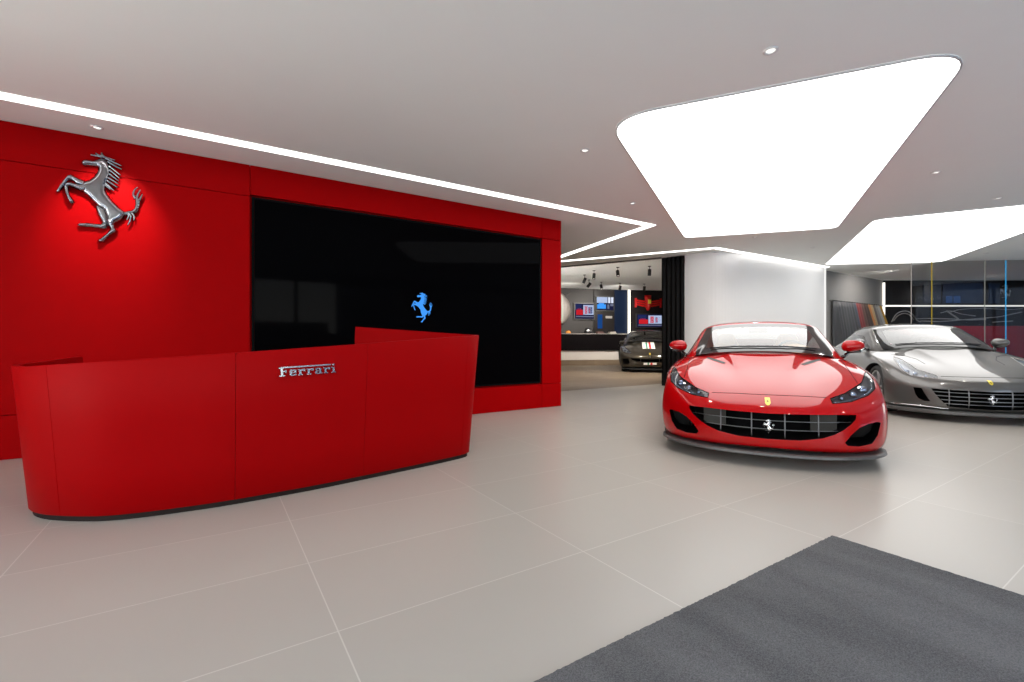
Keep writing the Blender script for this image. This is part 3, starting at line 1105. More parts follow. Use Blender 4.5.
def coupe_spec():
    """Front-engined two-door with a long bonnet (metres; x across, y back from the nose)."""
    T = [
        [(0, .075, .520), (.20, .085, .522), (.48, .175, .530), (.72, .335, .550), (.885, .53, .585)],
        [(0, .22, .598), (.20, .228, .597), (.48, .315, .597), (.735, .50, .650), (.912, .68, .680)],
        [(0, .50, .690), (.185, .505, .690), (.37, .55, .681), (.715, .74, .755), (.93, .84, .745)],
        [(0, .85, .788), (.235, .855, .789), (.33, .89, .762), (.72, .96, .815), (.94, 1.0, .775)],
        [(0, 1.12, .880), (.285, 1.12, .882), (.375, 1.13, .842), (.72, 1.2, .858), (.94, 1.22, .802)],
        [(0, 1.32, .980), (.335, 1.34, .975), (.45, 1.37, .925), (.75, 1.47, .905), (.935, 1.48, .820)],
        [(0, 1.75, .96), (.34, 1.75, .955), (.58, 1.75, .93), (.765, 1.78, .890), (.935, 1.80, .835)],
        [(0, 2.30, .935), (.34, 2.30, .930), (.60, 2.30, .92), (.78, 2.30, .895), (.94, 2.30, .850)],
        [(0, 2.90, .930), (.34, 2.90, .925), (.60, 2.90, .92), (.80, 2.90, .90), (.955, 2.90, .860)],
        [(0, 3.45, .940), (.34, 3.45, .940), (.60, 3.45, .940), (.82, 3.45, .945), (.985, 3.45, .885)],
        [(0, 3.95, .950), (.34, 3.95, .950), (.60, 3.93, .950), (.80, 3.90, .945), (.965, 3.88, .880)],
        [(0, 4.35, .945), (.34, 4.34, .945), (.58, 4.30, .940), (.76, 4.24, .925), (.90, 4.16, .860)],
        [(0, 4.55, .900), (.34, 4.54, .900), (.56, 4.50, .895), (.72, 4.43, .880), (.84, 4.32, .83)],
    ]
    S = {}
    for v in range(1, 12):
        xs = T[v][4][0]
        zs = T[v][4][2]
        wide = 1.0
        S[v] = [(xs - .045, .12), (xs + .012, .23), (xs + .036, .42), (xs + .032, zs - .15)]
    F = [
        [(0, .045, .118), (.25, .06, .118), (.52, .135, .118), (.77, .30, .118), (.905, .56, .118)],
        [(0, .010, .205), (.25, .026, .205), (.53, .108, .205), (.80, .285, .20), (.948, .55, .21)],
        [(0, .0, .330), (.26, .020, .330), (.54, .112, .330), (.80, .305, .335), (.955, .55, .35)],
        [(0, .022, .455), (.26, .042, .457), (.54, .128, .462), (.785, .295, .470), (.940, .535, .49)],
    ]
    R = [
        [(0, 4.40, .2), (.3, 4.39, .2), (.55, 4.35, .2), (.75, 4.25, .2), (.86, 4.15, .2)],
        [(0, 4.50, .34), (.3, 4.49, .34), (.56, 4.45, .34), (.77, 4.35, .34), (.90, 4.2, .34)],
        [(0, 4.56, .52), (.32, 4.55, .52), (.57, 4.50, .52), (.77, 4.42, .52), (.90, 4.27, .52)],
        [(0, 4.58, .74), (.33, 4.57, .74), (.57, 4.52, .74), (.76, 4.44, .74), (.885, 4.31, .72)],
    ]
    G = [
        [(0, 1.21, .965), (.33, 1.25, .955), (.60, 1.36, .92), (.675, 1.41, .905), (.74, 1.47, .875), (.78, 1.50, .86), (.82, 1.55, .82)],
        [(0, 1.30, 1.015), (.33, 1.34, 1.008), (.60, 1.44, .975), (.685, 1.49, .955), (.745, 1.55, .925), (.77, 1.59, .905), (.84, 1.62, .84)],
        [(0, 1.59, 1.135), (.32, 1.62, 1.13), (.57, 1.70, 1.10), (.655, 1.75, 1.082), (.705, 1.80, 1.055), (.73, 1.84, 1.02), (.845, 1.88, .85)],
        [(0, 1.93, 1.258), (.30, 1.95, 1.252), (.525, 2.00, 1.225), (.605, 2.03, 1.205), (.65, 2.07, 1.178), (.68, 2.10, 1.14), (.85, 2.15, .86)],
        [(0, 1.985, 1.287), (.30, 2.00, 1.280), (.52, 2.04, 1.255), (.60, 2.07, 1.232), (.645, 2.10, 1.20), (.675, 2.14, 1.16), (.855, 2.2, .865)],
        [(0, 2.12, 1.322), (.29, 2.13, 1.315), (.50, 2.16, 1.292), (.58, 2.18, 1.265), (.632, 2.2, 1.232), (.67, 2.24, 1.185), (.86, 2.3, .87)],
        [(0, 2.50, 1.332), (.28, 2.5, 1.325), (.48, 2.5, 1.302), (.555, 2.5, 1.28), (.615, 2.5, 1.245), (.66, 2.52, 1.19), (.865, 2.6, .88)],
        [(0, 2.90, 1.29), (.26, 2.9, 1.283), (.45, 2.9, 1.26), (.51, 2.9, 1.24), (.57, 2.9, 1.205), (.625, 2.9, 1.145), (.865, 2.95, .89)],
        [(0, 3.35, 1.105), (.25, 3.35, 1.10), (.41, 3.33, 1.075), (.47, 3.33, 1.055), (.53, 3.33, 1.02), (.61, 3.33, .97), (.85, 3.3, .88)],
        [(0, 3.75, .93), (.25, 3.74, .925), (.42, 3.72, .91), (.5, 3.7, .90), (.58, 3.68, .89), (.68, 3.66, .88), (.82, 3.6, .86)],
    ]
    sp = dict(
        T=T, S=S, F=F, R=R, G=G, hood=(1, 5), rear_glass=(7, 8), side_end=8,
        crease=[((v, 1), (v + 1, 1), c) for v, c in ((2, .3), (3, .8), (4, .9))] + [((0, u), (0, u + 1), .45) for u in range(4)],
        paint=paint('rosso_paint', (0.36, 0.0006, 0.002), metal=0.0, rough=0.4),
        grille_holes=[[(-.645, .462), (-.48, .463), (-.3, .46), (0, .456), (.3, .46), (.48, .463), (.645, .462), (.64, .43), (.605, .39), (.55, .345), (.48, .305),
                       (.39, .272), (.23, .248), (0, .243), (-.23, .248), (-.39, .272), (-.48, .305), (-.55, .345), (-.605, .39), (-.64, .43)][::-1],
                      [(-.47, .10), (.47, .10), (.40, .15), (.2, .163), (0, .166), (-.2, .163), (-.40, .15)]],
        grille_depth=.42,
        intakes=[([(.555, .24), (.575, .215), (.66, .205), (.765, .222), (.815, .285), (.845, .385), (.815, .395), (.74, .388), (.665, .357), (.60, .30)], .62)],
        wheels=(.955, 3.625), wheel_r=.345, arch_r=.385, track=(.80, .82),
        cockpit=(.70, 1.62, 3.15, .35),
        head=[[(.478, .580), (.60, .617), (.76, .695), (.835, .765), (.868, .778), (.88, .72), (.853, .65), (.774, .602), (.62, .557), (.482, .545)][::-1]],
        head_depth=1.05, lamps=[(.76, .645, .034), (.67, .61, .028), (.57, .583, .020)], drl=[(.50, .555), (.62, .568), (.765, .612), (.84, .66)],
        bars=[(.392, .01), (.320, .01)], uprights=[-.37, -.125, .125, .37], bar_r=.0038, bar_mat=pbr('bar_dark', (.16, .16, .165), .4, metal=1.0),
        radiators=[(.33, .52, .30, .46)],
        badge_z=(.347, .135), shield=(.545, .020, .028),
        seams=[('y', [(0, .594), (.25, .593), (.478, .585)]), ('z', [(.73, .62), (.72, .80), (.725, 1.1), (.735, 1.42)])],
        vents=[[(.345, 1.06), (.43, 1.17), (.535, 1.29), (.55, 1.26), (.45, 1.13), (.37, 1.04)]],
        lip=[(0, -.008), (.25, .008), (.53, .088), (.79, .272), (.90, .45), (.935, .62)], lip_z=(.098, .130, .16),
        mirror=(.905, 1.74, 1.012), arm=(.80, 1.64, .90),
        wiper=[(-.52, 1.405), (-.25, 1.325), (0, 1.295), (.25, 1.325), (.52, 1.405)],
        seat_y=2.45, leather=M_TAN, dash_z=.955, driver=.36,
    )
    return sp


def grand_tourer_spec():
    """Longer four-seat shooting brake with a wide barred grille, dark grey."""
    sp = coupe_spec()
    def tf(p):
        return (p[0] * 1.02, p[1] * 1.07, p[2] * 1.03 + 0.0)
    for k in ('T', 'F', 'R', 'G'):
        sp[k] = [[tf(p) for p in row] for row in sp[k]]
    sp['S'] = {v: [(x * 1.02, z * 1.03) for x, z in c] for v, c in sp['S'].items()}
    G = sp['G']
    for row, dz in ((6, .025), (7, .06), (8, .17), (9, .10)):        # roof runs on over the rear seats
        G[row] = [(x, y + (.30 if row > 6 else .15), z + dz * (1 - i / 6)) for i, (x, y, z) in enumerate(G[row])]
    sp.update(
        paint=paint('grey_paint', (0.125, 0.12, 0.115), metal=0.6, rough=0.36),
        wheels=(1.0, 3.99), wheel_r=.352, arch_r=.392, track=(.815, .835),
        cockpit=(.71, 1.74, 3.4, .36), seat_y=2.65, leather=M_DASH, dash_z=.99, driver=.36,
        mirror=(.93, 1.86, 1.04), arm=(.815, 1.76, .93), wiper=[(x * 1.02, y * 1.07) for x, y in sp['wiper']],
        lip=[(x * 1.02, y * 1.07) for x, y in sp['lip']], lip_z=(.10, .15, .16),
        grille_holes=[[(-.575, .432), (-.3, .424), (0, .418), (.3, .424), (.575, .432), (.53, .34), (.47, .255), (.42, .205), (.2, .192), (0, .188),
                       (-.2, .192), (-.42, .205), (-.47, .255), (-.53, .34)][::-1]],
        intakes=[([(.73, .432), (.66, .430), (.63, .35), (.59, .262), (.64, .258), (.69, .288), (.715, .34)], .55)],
        bars=[(.385, .01), (.335, .01), (.285, .01), (.236, .01)], uprights=[-.40, -.215, .215, .40], bar_r=.005, radiators=[],
        bar_mat=pbr('bar_silver', (.30, .30, .31), .3, metal=1.0),
        badge_z=(.31, .15), shield=(.530, .020, .028),
        head=[[(.46, .602), (.60, .668), (.645, .79), (.69, .84), (.742, .79), (.768, .69), (.757, .64), (.715, .588), (.616, .572), (.472, .558)][::-1]],
        lamps=[(.715, .64, .032), (.65, .61, .028), (.56, .59, .02)], drl=[(.66, .78), (.70, .79), (.735, .70), (.73, .64)],
        house_mat=pbr('lamp_silver', (.32, .31, .30), .3, metal=.7), frame_mat=pbr('lamp_silver', (.32, .31, .30), .3, metal=.7),
        trims=[[(.90, .180), (.80, .186), (.66, .187), (.50, .178), (.41, .172)]],
        seams=[('y', [(0, .592), (.25, .592), (.46, .590)]), ('z', [(.69, 1.21), (.54, 1.12), (.45, .94), (.436, .68)])],
        vents=[],
    )
    return sp

def berlinetta_spec():
    """Low mid-engined car in dark bronze with a three-colour stripe."""
    sp = coupe_spec()
    def tf(p): return (p[0] * 1.06, p[1] * 1.04, p[2] * 1.12)
    for k in ('T', 'F', 'R', 'G'):
        sp[k] = [[tf(p) for p in row] for row in sp[k]]
    sp['S'] = {v: [(x * 1.06, z * 1.12) for x, z in c] for v, c in sp['S'].items()}
    sp['G'] = [[(x, y - .12, z) for x, y, z in row] for row in sp['G']]
    for row, dz in ((7, .02), (8, .10), (9, .06)):
        sp['G'][row] = [(x, y + .15, z + dz * (1 - i / 6)) for i, (x, y, z) in enumerate(sp['G'][row])]
    st = lambda a, b: [(a, .62), (b, .62), (b, 1.28), (a, 1.28)]
    sl = lambda a, b: [(a, .265), (b, .265), (b, .335), (a, .335)]
    sp.update(
        paint=paint('bronze_paint', (0.043, 0.035, 0.026), metal=0.5, rough=0.3), leather=M_DASH,
        cockpit=(.70, 1.50, 3.15, .36), seat_y=2.35, dash_z=.98,
        grille_holes=[[(-.62, .49), (-.3, .47), (0, .46), (.3, .47), (.62, .49), (.60, .43), (.45, .37), (.2, .355), (-.2, .355), (-.45, .37), (-.60, .43)][::-1]],
        intakes=[([(.66, .30), (.72, .26), (.86, .28), (.90, .42), (.84, .47), (.70, .46)], .66)],
        bars=[], uprights=[-.30, .30], badge_z=(.53, .10), radiators=[], bar_inset=-.01,
        shield=(.625, .024, .032), vents=[],
        head=[[(.60, .68), (.70, .75), (.78, .84), (.84, .90), (.90, .89), (.91, .79), (.88, .70), (.78, .66), (.64, .64)][::-1]],
        lamps=[(.82, .74, .036), (.72, .70, .028)], drl=[(.74, .78), (.82, .85), (.89, .81)],
        house_mat=pbr('lamp_silver', (.32, .31, .30), .3, metal=.7), seams=[('y', [(0, .66), (.3, .66), (.60, .67)])], lip_mat=M_BLACK,
        decals=[('white_stripe', st(-.21, .21), 'z', M_WHITE, .002), ('green_stripe', st(-.085, -.037), 'z', M_GREEN, .004), ('red_stripe', st(.012, .08), 'z', M_SRED, .004),
                ('lower_white_stripe', sl(-.21, .21), 'y', M_WHITE, .002), ('lower_green_stripe', sl(-.085, -.037), 'y', M_GREEN, .004), ('lower_red_stripe', sl(.012, .08), 'y', M_SRED, .004)],
    )
    return sp


# ------------------------------------------------------------------ camera, world, colour management
cam = bpy.data.cameras.new('camera')
cam_o = bpy.data.objects.new('camera', cam)
COL.objects.link(cam_o)
cam_o.location = (0, 0, CAM_H)
cam_o.rotation_euler = (PI / 2, 0, -YAW)
cam.sensor_width = 36
cam.lens = FOC / 1024 * 36
cam.clip_start = 0.03
SC.camera = cam_o
SC.view_settings.view_transform = 'Standard'
SC.view_settings.look = 'None'
SC.view_settings.gamma = 1
SC.view_settings.exposure = 0.0
SC.view_settings.use_curve_mapping = False
SC.cycles.use_denoising = True
SC.cycles.max_bounces = 10
SC.cycles.transparent_max_bounces = 16
SC.cycles.caustics_reflective = False
SC.cycles.caustics_refractive = False
SC.cycles.sample_clamp_indirect = 6

wd = bpy.data.worlds.new('dusk'); SC.world = wd; wd.use_nodes = True
bgn = wd.node_tree.nodes['Background']
_t = wd.node_tree
_tc = _t.nodes.new('ShaderNodeTexCoord')
_sp = _t.nodes.new('ShaderNodeSeparateXYZ'); _t.links.new(_tc.outputs['Generated'], _sp.inputs[0])
_rp = _t.nodes.new('ShaderNodeValToRGB')
_rp.color_ramp.elements[0].position = 0.02; _rp.color_ramp.elements[0].color = (1.0, 0.915, 0.80, 1)
_rp.color_ramp.elements[1].position = 0.45; _rp.color_ramp.elements[1].color = (0.14, 0.21, 0.32, 1)
_t.links.new(_sp.outputs[2], _rp.inputs[0]); _t.links.new(_rp.outputs[0], bgn.inputs[0])
bgn.inputs[1].default_value = 10.5

def pix(px, py):
    a = (px - 512) / FOC
    return (FW[0] + a * RT[0], FW[1] + a * RT[1], -(py - 341) / FOC)

def on_ceiling(px, py):
    d = pix(px, py); t = (CEIL - CAM_H) / d[2]
    return (d[0] * t, d[1] * t)

def on_plane(px, py, p, q):
    """Point of a vertical wall through p and q (plan) seen at a pixel: (distance along p->q, height)."""
    d = pix(px, py)
    n = (-(q[1] - p[1]), q[0] - p[0])
    t = (n[0] * p[0] + n[1] * p[1]) / (n[0] * d[0] + n[1] * d[1])
    ln = math.hypot(q[0] - p[0], q[1] - p[1])
    u = ((d[0] * t - p[0]) * (q[0] - p[0]) + (d[1] * t - p[1]) * (q[1] - p[1])) / ln
    return u, CAM_H + d[2] * t

# ------------------------------------------------------------------ materials of the room
M_TILE = floor_tiles()
M_WOOD = wood_floor()
M_CEIL = pbr('ceiling_white', (0.90, 0.915, 0.885), 0.85, noise=0.01, nscale=3)
M_WHITEW = pbr('white_wall', (0.76, 0.755, 0.745), 0.6, noise=0.01, nscale=3)
M_REDW = pbr('red_panel', (0.34, 0.001, 0.002), 0.5, spec=0.02, noise=0.04, nscale=8, bump=0.03)
M_DESK = pbr('red_desk', (0.295, 0.001, 0.002), 0.45, spec=0.035, noise=0.03, nscale=30, bump=0.05, stretch=(1, 1, 6))
M_SCREEN = pbr('dark_screen', (0.0015, 0.0015, 0.002), 0.05, spec=0.012)
M_LED = emit('led_white', (1.0, 0.975, 0.94), 4.0)
M_PANEL = emit('light_panel', (1.0, 0.985, 0.965), 3.1)
M_LEDTHIN = emit('led_thin', (1.0, 0.96, 0.88), 1.6)
M_GREYW = pbr('grey_wall', (0.24, 0.23, 0.22), 0.6, noise=0.03, nscale=5)
M_DARKW = pbr('dark_panel', (0.014, 0.012, 0.012), 0.35, spec=0.25)
M_BLUEP = pbr('blue_black_panel', (0.010, 0.022, 0.055), 0.30)
M_REDLOW = pbr('dark_red_reflection', (0.42, 0.008, 0.022), 0.35)
M_EDGE = pbr('panel_edge', (0.5, 0.5, 0.5), 0.5)
M_WINGL = glass('facade_glass', (0.86, 0.90, 0.93), 1.5)
M_PARTGL = glass('partition_glass', (0.74, 0.75, 0.76), 1.5, boost=1.0)
M_FRAME = pbr('facade_frame', (0.035, 0.035, 0.038), 0.4)
M_STREET = pbr('street', (0.80, 0.79, 0.78), 0.8, noise=0.1, nscale=2)

# ------------------------------------------------------------------ shell of the room
struct('floor', newbox((-4, -2.6, -0.12), (25, 7.72, 0)), M_TILE)
struct('floor_wood', newbox((-4, 7.72, -0.12), (25, 20, 0)), M_WOOD)
CEIL2 = 3.45
ce0, ce1 = on_ceiling(556, 267.5), on_ceiling(662, 258)
ex_ = (ce0[0] + (ce0[0] - ce1[0]) * 1.2, ce0[1] + (ce0[1] - ce1[1]) * 1.2)
struct('ceiling', prism(bmesh.new(), [(-4, -2.6), (25, -2.6), (25, ce1[1]), ce1, ex_, (-4, ex_[1])], CEIL, CEIL2, 'z'), M_CEIL)
struct('ceiling_far', newbox((-4, -2.6, CEIL2), (25, 20, CEIL2 + 0.15)), M_CEIL)
struct('wall_far', newbox((-4, 20, 0), (25, 20.15, CEIL2)), M_WHITEW)
bm = newbox((-4.15, 6.3, 0), (-4, 20, CEIL2)); box(bm, (-4.15, 3.6, 0), (-4, 6.3, CEIL2)); box(bm, (-4.15, -2.6, 0), (-4, 6.3, 0.08)); box(bm, (-4.15, -2.6, CEIL - 0.2), (-4, 6.3, CEIL2))
for y in (-2.6, -0.4, 1.6): box(bm, (-4.12, y, 0.08), (-4.03, y + 0.08, CEIL - 0.2))
struct('wall_left', bm, M_WHITEW)
struct('window_left', newbox((-4.09, -2.6, 0.08), (-4.075, 3.6, CEIL - 0.2)), M_WINGL)
bm = newbox((25, -2.6, 0), (25.15, 20, CEIL2))
struct('wall_right', bm, M_WHITEW)
# red feature wall: large panels with fine joints, the screen sits in an opening
bm = bmesh.new()
g = 0.003
box(bm, (-4, 6.03, 0), (4.80, 6.25, CEIL))
TX0, TX1, TZ0, TZ1 = 0.38, 4.417, 0.40, 2.695
for (a, b, c, d) in ((-4, TX0 - .02, TZ0, TZ1), (-4, TX0 - .02, TZ1, CEIL), (-4, TX0 - .02, 0, TZ0),
                     (TX0 - .02, TX1 + .02, TZ1 + .02, CEIL), (TX0 - .02, TX1 + .02, 0, TZ0 - .02),
                     (TX1 + .02, 4.832, TZ0 - .02, TZ1 + .02), (TX1 + .02, 4.832, TZ1 + .02, CEIL), (TX1 + .02, 4.832, 0, TZ0 - .02)):
    box(bm, (a + g, WALL_Y, c + g), (b - g, 6.03, d - g), 0.002)
box(bm, (4.80, 6.03, 0), (4.832, 6.25, CEIL))
struct('wall_back', bm, M_REDW)
# street front behind the photographer
bm = bmesh.new()
for x in (-4, -2.0, 0.0, 2.0, 4.0, 6.0, 8.0, 10.0, 12.0, 14.0, 16.0, 18.0, 20.0, 22.0, 24.9):
    box(bm, (x, -2.75, 0), (x + 0.08, -2.6, CEIL))
box(bm, (-4, -2.75, 0), (25, -2.6, 0.08)); box(bm, (-4, -2.75, CEIL - 0.25), (25, -2.6, CEIL))
struct('trim_front', bm, M_FRAME)
struct('window_front', newbox((-4, -2.69, 0.08), (25, -2.675, CEIL - 0.25)), M_WINGL)
struct('column_front', newbox((5.0, -2.55, 0), (5.9, -1.8, CEIL)), pbr('stone_column', (0.34, 0.27, 0.21), 0.6, noise=0.06, nscale=6))
struct('street', newbox((-40, -60, -0.14), (60, -2.76, -0.02)), M_STREET)
bm = newbox((6, -16, 0), (40, -12, 9)); box(bm, (-30, -22, 0), (6, -18, 2.2))
struct('building_opposite', bm, pbr('street_facade', (0.10, 0.10, 0.11), 0.7, noise=0.15, nscale=0.8))
# white bay wall with a rounded near end
pth = catmull([(9.15, 7.0, 0), (9.22, 6.60, 0), (9.45, 6.22, 0), (9.9, 6.03, 0), (10.6, 5.985, 0), (12, 5.97, 0), (13.9, 5.95, 0)], 6)
def wall_along(pts, thick, z0, z1):
    bm = bmesh.new()
    fr = [Vector(p[:2]) for p in pts]
    bk = []
    for i, p in enumerate(fr):
        d = (fr[min(i + 1, len(fr) - 1)] - fr[max(i - 1, 0)]).normalized()
        bk.append(p + Vector((-d.y, d.x)) * thick)
    prism(bm, [tuple(p) for p in fr] + [tuple(p) for p in bk[::-1]], z0, z1, 'z')
    return bm
struct('wall_bay', wall_along(pth, 0.15, 0, CEIL), M_WHITEW)
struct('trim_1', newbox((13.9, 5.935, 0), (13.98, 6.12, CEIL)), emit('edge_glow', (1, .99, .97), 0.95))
struct('wall_samples', newbox((13.98, 6.15, 0), (18.5, 6.3, CEIL)), M_GREYW)
# display wall beyond the glass partition
DP, DQ = (18.42, 6.15), (23.9, 2.60)
DL = math.hypot(DQ[0] - DP[0], DQ[1] - DP[1])
DA = math.atan2(DQ[1] - DP[1], DQ[0] - DP[0])
def dpt(u, off=0.0):
    c, s_ = math.cos(DA), math.sin(DA)
    return (DP[0] + c * u + s_ * off, DP[1] + s_ * u - c * off)      # off > 0 comes into the room
bm = newbox((0, 0, 1.56), (DL, 0.15, CEIL))
struct('wall_display', bm, M_DARKW, loc=(*DP, 0), rotz=DA)
struct('wall_display_base', newbox((0, -0.02, 0), (DL, 0.15, 1.56)), M_REDLOW, loc=(*DP, 0), rotz=DA)  # red band stands in for red reflected in the glass
# rear wall of the further room
P0, P1, P2 = (9.8, 17.37), (16.36, 15.23), (21.1, 12.96)
LA = math.hypot(P1[0] - P0[0], P1[1] - P0[1]); AA = math.atan2(P1[1] - P0[1], P1[0] - P0[0])
LB = math.hypot(P2[0] - P1[0], P2[1] - P1[1]); AB = math.atan2(P2[1] - P1[1], P2[0] - P1[0])
struct('wall_rear', newbox((0, 0, 0), (LA, 0.15, CEIL2)), pbr('rear_grey', (0.018, 0.0155, 0.015), 0.6, noise=0.03, nscale=4), loc=(*P0, 0), rotz=AA)
struct('wall_rear_dark', newbox((0, 0, 0), (LB, 0.15, CEIL2)), M_DARKW, loc=(*P1, 0), rotz=AB)
bm = bmesh.new()                                     # track of the sliding partition along the ceiling edge
a, b = Vector(ex_), Vector(ce1)
n = Vector((-(b - a).y, (b - a).x)).normalized() * 0.12
if n.x > 0: n = -n
prism(bm, [tuple(a), tuple(b), tuple(b + n), tuple(a + n)], CEIL - 0.02, CEIL, 'z')
struct('trim_2', bm, pbr('track_grey', (0.10, 0.10, 0.10), 0.6))

# ------------------------------------------------------------------ ceiling lights
def ceiling_panel(name, label, corners, radii):
    r = thing(name, label, 'ceiling light', (corners[0][0], corners[0][1], CEIL), 0, 'luminous ceiling panels')
    loc = [(x - corners[0][0], y - corners[0][1]) for x, y in corners]
    p = round_poly(loc, radii)
    obj('diffuser', prism(bmesh.new(), p, -0.012, -0.001, 'z'), M_PANEL, r)
    fb = bmesh.new()
    ctr = Vector((sum(q[0] for q in p) / len(p), sum(q[1] for q in p) / len(p)))
    n = len(p)
    ri = [fb.verts.new((q[0], q[1], -0.014)) for q in p]
    out = []
    for i, q in enumerate(p):
        t = Vector(p[(i + 1) % n]) - Vector(p[i - 1])
        nn = Vector((t.y, -t.x)).normalized()
        if nn.dot(Vector(q) - ctr) < 0: nn = -nn
        out.append(Vector(q) + nn * 0.012)
    ro = [fb.verts.new((q.x, q.y, -0.014)) for q in out]
    rt = [fb.verts.new((q.x, q.y, -0.001)) for q in out]
    for i in range(n):
        j = (i + 1) % n
        fb.faces.new((ri[i], ri[j], ro[j], ro[i])); fb.faces.new((ro[i], ro[j], rt[j], rt[i]))
    bmesh.ops.recalc_face_normals(fb, faces=fb.faces)
    obj('frame', fb, M_EDGE, r)
    return r
ceiling_panel('ceiling_light_panel', 'huge white luminous ceiling panel directly above the red car', [(2.941, 3.004), (4.314, .925), (9.146, 3.713), (7.572, 5.637)], [.42, .36, .16, .16])
ceiling_panel('ceiling_light_panel', 'white luminous ceiling panel above the grey car, cut by the photo edge', [(9.023, 3.132), (10.35, .72), (15.32, 3.94), (13.239, 5.646)], [.2, .2, .3, .1])

def led_strip(label, pts, w, group='recessed light lines'):
    r = thing('led_strip', label, 'light strip', (pts[0][0], pts[0][1], CEIL), 0, group)
    P = [Vector((x - pts[0][0], y - pts[0][1])) for x, y in pts]
    le, ri = [], []
    n = len(P)
    for i in range(n):
        d0 = (P[i] - P[i - 1]).normalized() if i > 0 else (P[1] - P[0]).normalized()
        d1 = (P[i + 1] - P[i]).normalized() if i < n - 1 else d0
        n0, n1 = Vector((-d0.y, d0.x)), Vector((-d1.y, d1.x))
        m = (n0 + n1).normalized()
        k = w / 2 / max(0.25, m.dot(n0))
        le.append(P[i] + m * k); ri.append(P[i] - m * k)
    bm = bmesh.new()
    for i in range(n - 1):
        prism(bm, [tuple(le[i]), tuple(le[i + 1]), tuple(ri[i + 1]), tuple(ri[i])], -0.010, -0.001, 'z')
    obj('diffuser', bm, M_LED, r)
    return r
led_strip('long white light line running along the red wall and folding back at its corner', [(-3.9, 5.372), (6.30, 5.372), (6.93, 8.9)], 0.13)
led_strip('white light line from behind the red wall to the top of the white wall', [(6.95, 9.55), (8.98, 5.93), (13.85, 5.85)], 0.115)

def downlight(px, py, label, r=0.036):
    x, y = on_ceiling(px, py)
    t = thing('downlight', label, 'downlight', (x, y, CEIL), 0, 'small round ceiling downlights')
    b = bmesh.new()
    lathe(b, [(r, -0.001), (r + 0.012, -0.002), (r + 0.012, -0.009), (r, -0.012), (r * 0.82, -0.006), (r * 0.8, -0.001)], 24, 'z')
    obj('ring', b, M_WHITEW, t, True)
    b = bmesh.new()
    lathe(b, [(0, -0.003), (r * 0.82, -0.003)], 24, 'z')
    obj('lamp', b, emit('downlight_lamp', (1, .97, .92), 1.6), t)
    return x, y
dl = {}
for px, py, lb in ((770.6, 50, 'downlight nearest the camera, near the top of the photo above the luminous panel'),
                   (936, 172, 'downlight between the big luminous panel and the panel over the grey car'),
                   (632.7, 203, 'downlight just above the fold of the long light line'),
                   (998, 198, 'downlight by the photo edge above the second luminous panel'),
                   (755, 237, 'left one of two small downlights between panel and white wall'),
                   (813, 247, 'right one of two small downlights between panel and white wall'),
                   (986, 253, 'far downlight below the second luminous panel, close to the glass'),
                   (97, 127, 'downlight next to the red wall right above the chrome horse'),
                   (585, 150, 'downlight left of the big luminous panel corner')):
    dl[px] = downlight(px, py, lb)

def spot(name, loc, target, energy, size, blend=0.5, rad=0.03, col=(1, 0.95, 0.88)):
    l = bpy.data.lights.new(name, 'SPOT')
    l.energy = energy; l.spot_size = size; l.spot_blend = blend; l.shadow_soft_size = rad; l.color = col
    o = bpy.data.objects.new(name, l); COL.objects.link(o)
    o.location = loc
    d = Vector(target) - Vector(loc)
    o.rotation_euler = d.to_track_quat('-Z', 'Y').to_euler()
    return o
def lamp_light(x, y, e=45):
    spot('downlight_beam', (x, y, CEIL - 0.03), (x, y, 0), e, math.radians(150), 0.9, 0.05, (1, .965, .92))
for k, (x, y) in dl.items():
    if k != 97: lamp_light(x, y)
extra = [(-2.6, 4.3, 'downlight left of the reception desk, outside the photo'), (-2.4, 1.4, 'downlight by the left window, outside the photo'), (0.2, 2.1, 'downlight in front of the reception desk, above the photo'),
         (-0.6, -1.2, 'downlight behind the photographer on the left'), (2.2, -0.4, 'downlight over the entrance mat, outside the photo'),
         (5.4, -0.9, 'downlight by the stone column, outside the photo'), (8.6, -0.9, 'second downlight right of the stone column, outside the photo'), (12.2, -0.6, 'third downlight right of the stone column, outside the photo'),
         (16.5, 0.4, 'downlight by the far right wall, outside the photo')]  # downlights out of view, added to brighten the room
spot('added_wall_spot', (16.0, 4.9, CEIL - 0.04), (16.2, 6.1, 1.6), 120, math.radians(140), 0.9, 0.05, (1, .965, .92))  # added spot without a fixture, brightens the sample wall
spot('added_wall_spot', (19.6, 3.6, CEIL - 0.04), (20.6, 4.6, 1.2), 90, math.radians(140), 0.9, 0.05, (1, .965, .92))  # added spot without a fixture, brightens the display wall
def added_downlight(x, y, label):
    t = thing('downlight', label, 'downlight', (x, y, CEIL), 0, 'small round ceiling downlights')
    for ch in dl_first.children: copy_tree(ch, t)
dl_first = [o for o in bpy.data.objects if o.name.startswith('downlight') and o.type == 'EMPTY'][0]
for x, y, lb in extra:
    added_downlight(x, y, lb)
    lamp_light(x, y, 22)
hx, hy = dl[97]
spot('horse_spot', (hx + .05, 5.30, CEIL - 0.02), (-0.86, 6.02, 2.20), 115, math.radians(60), 0.9, 0.015)

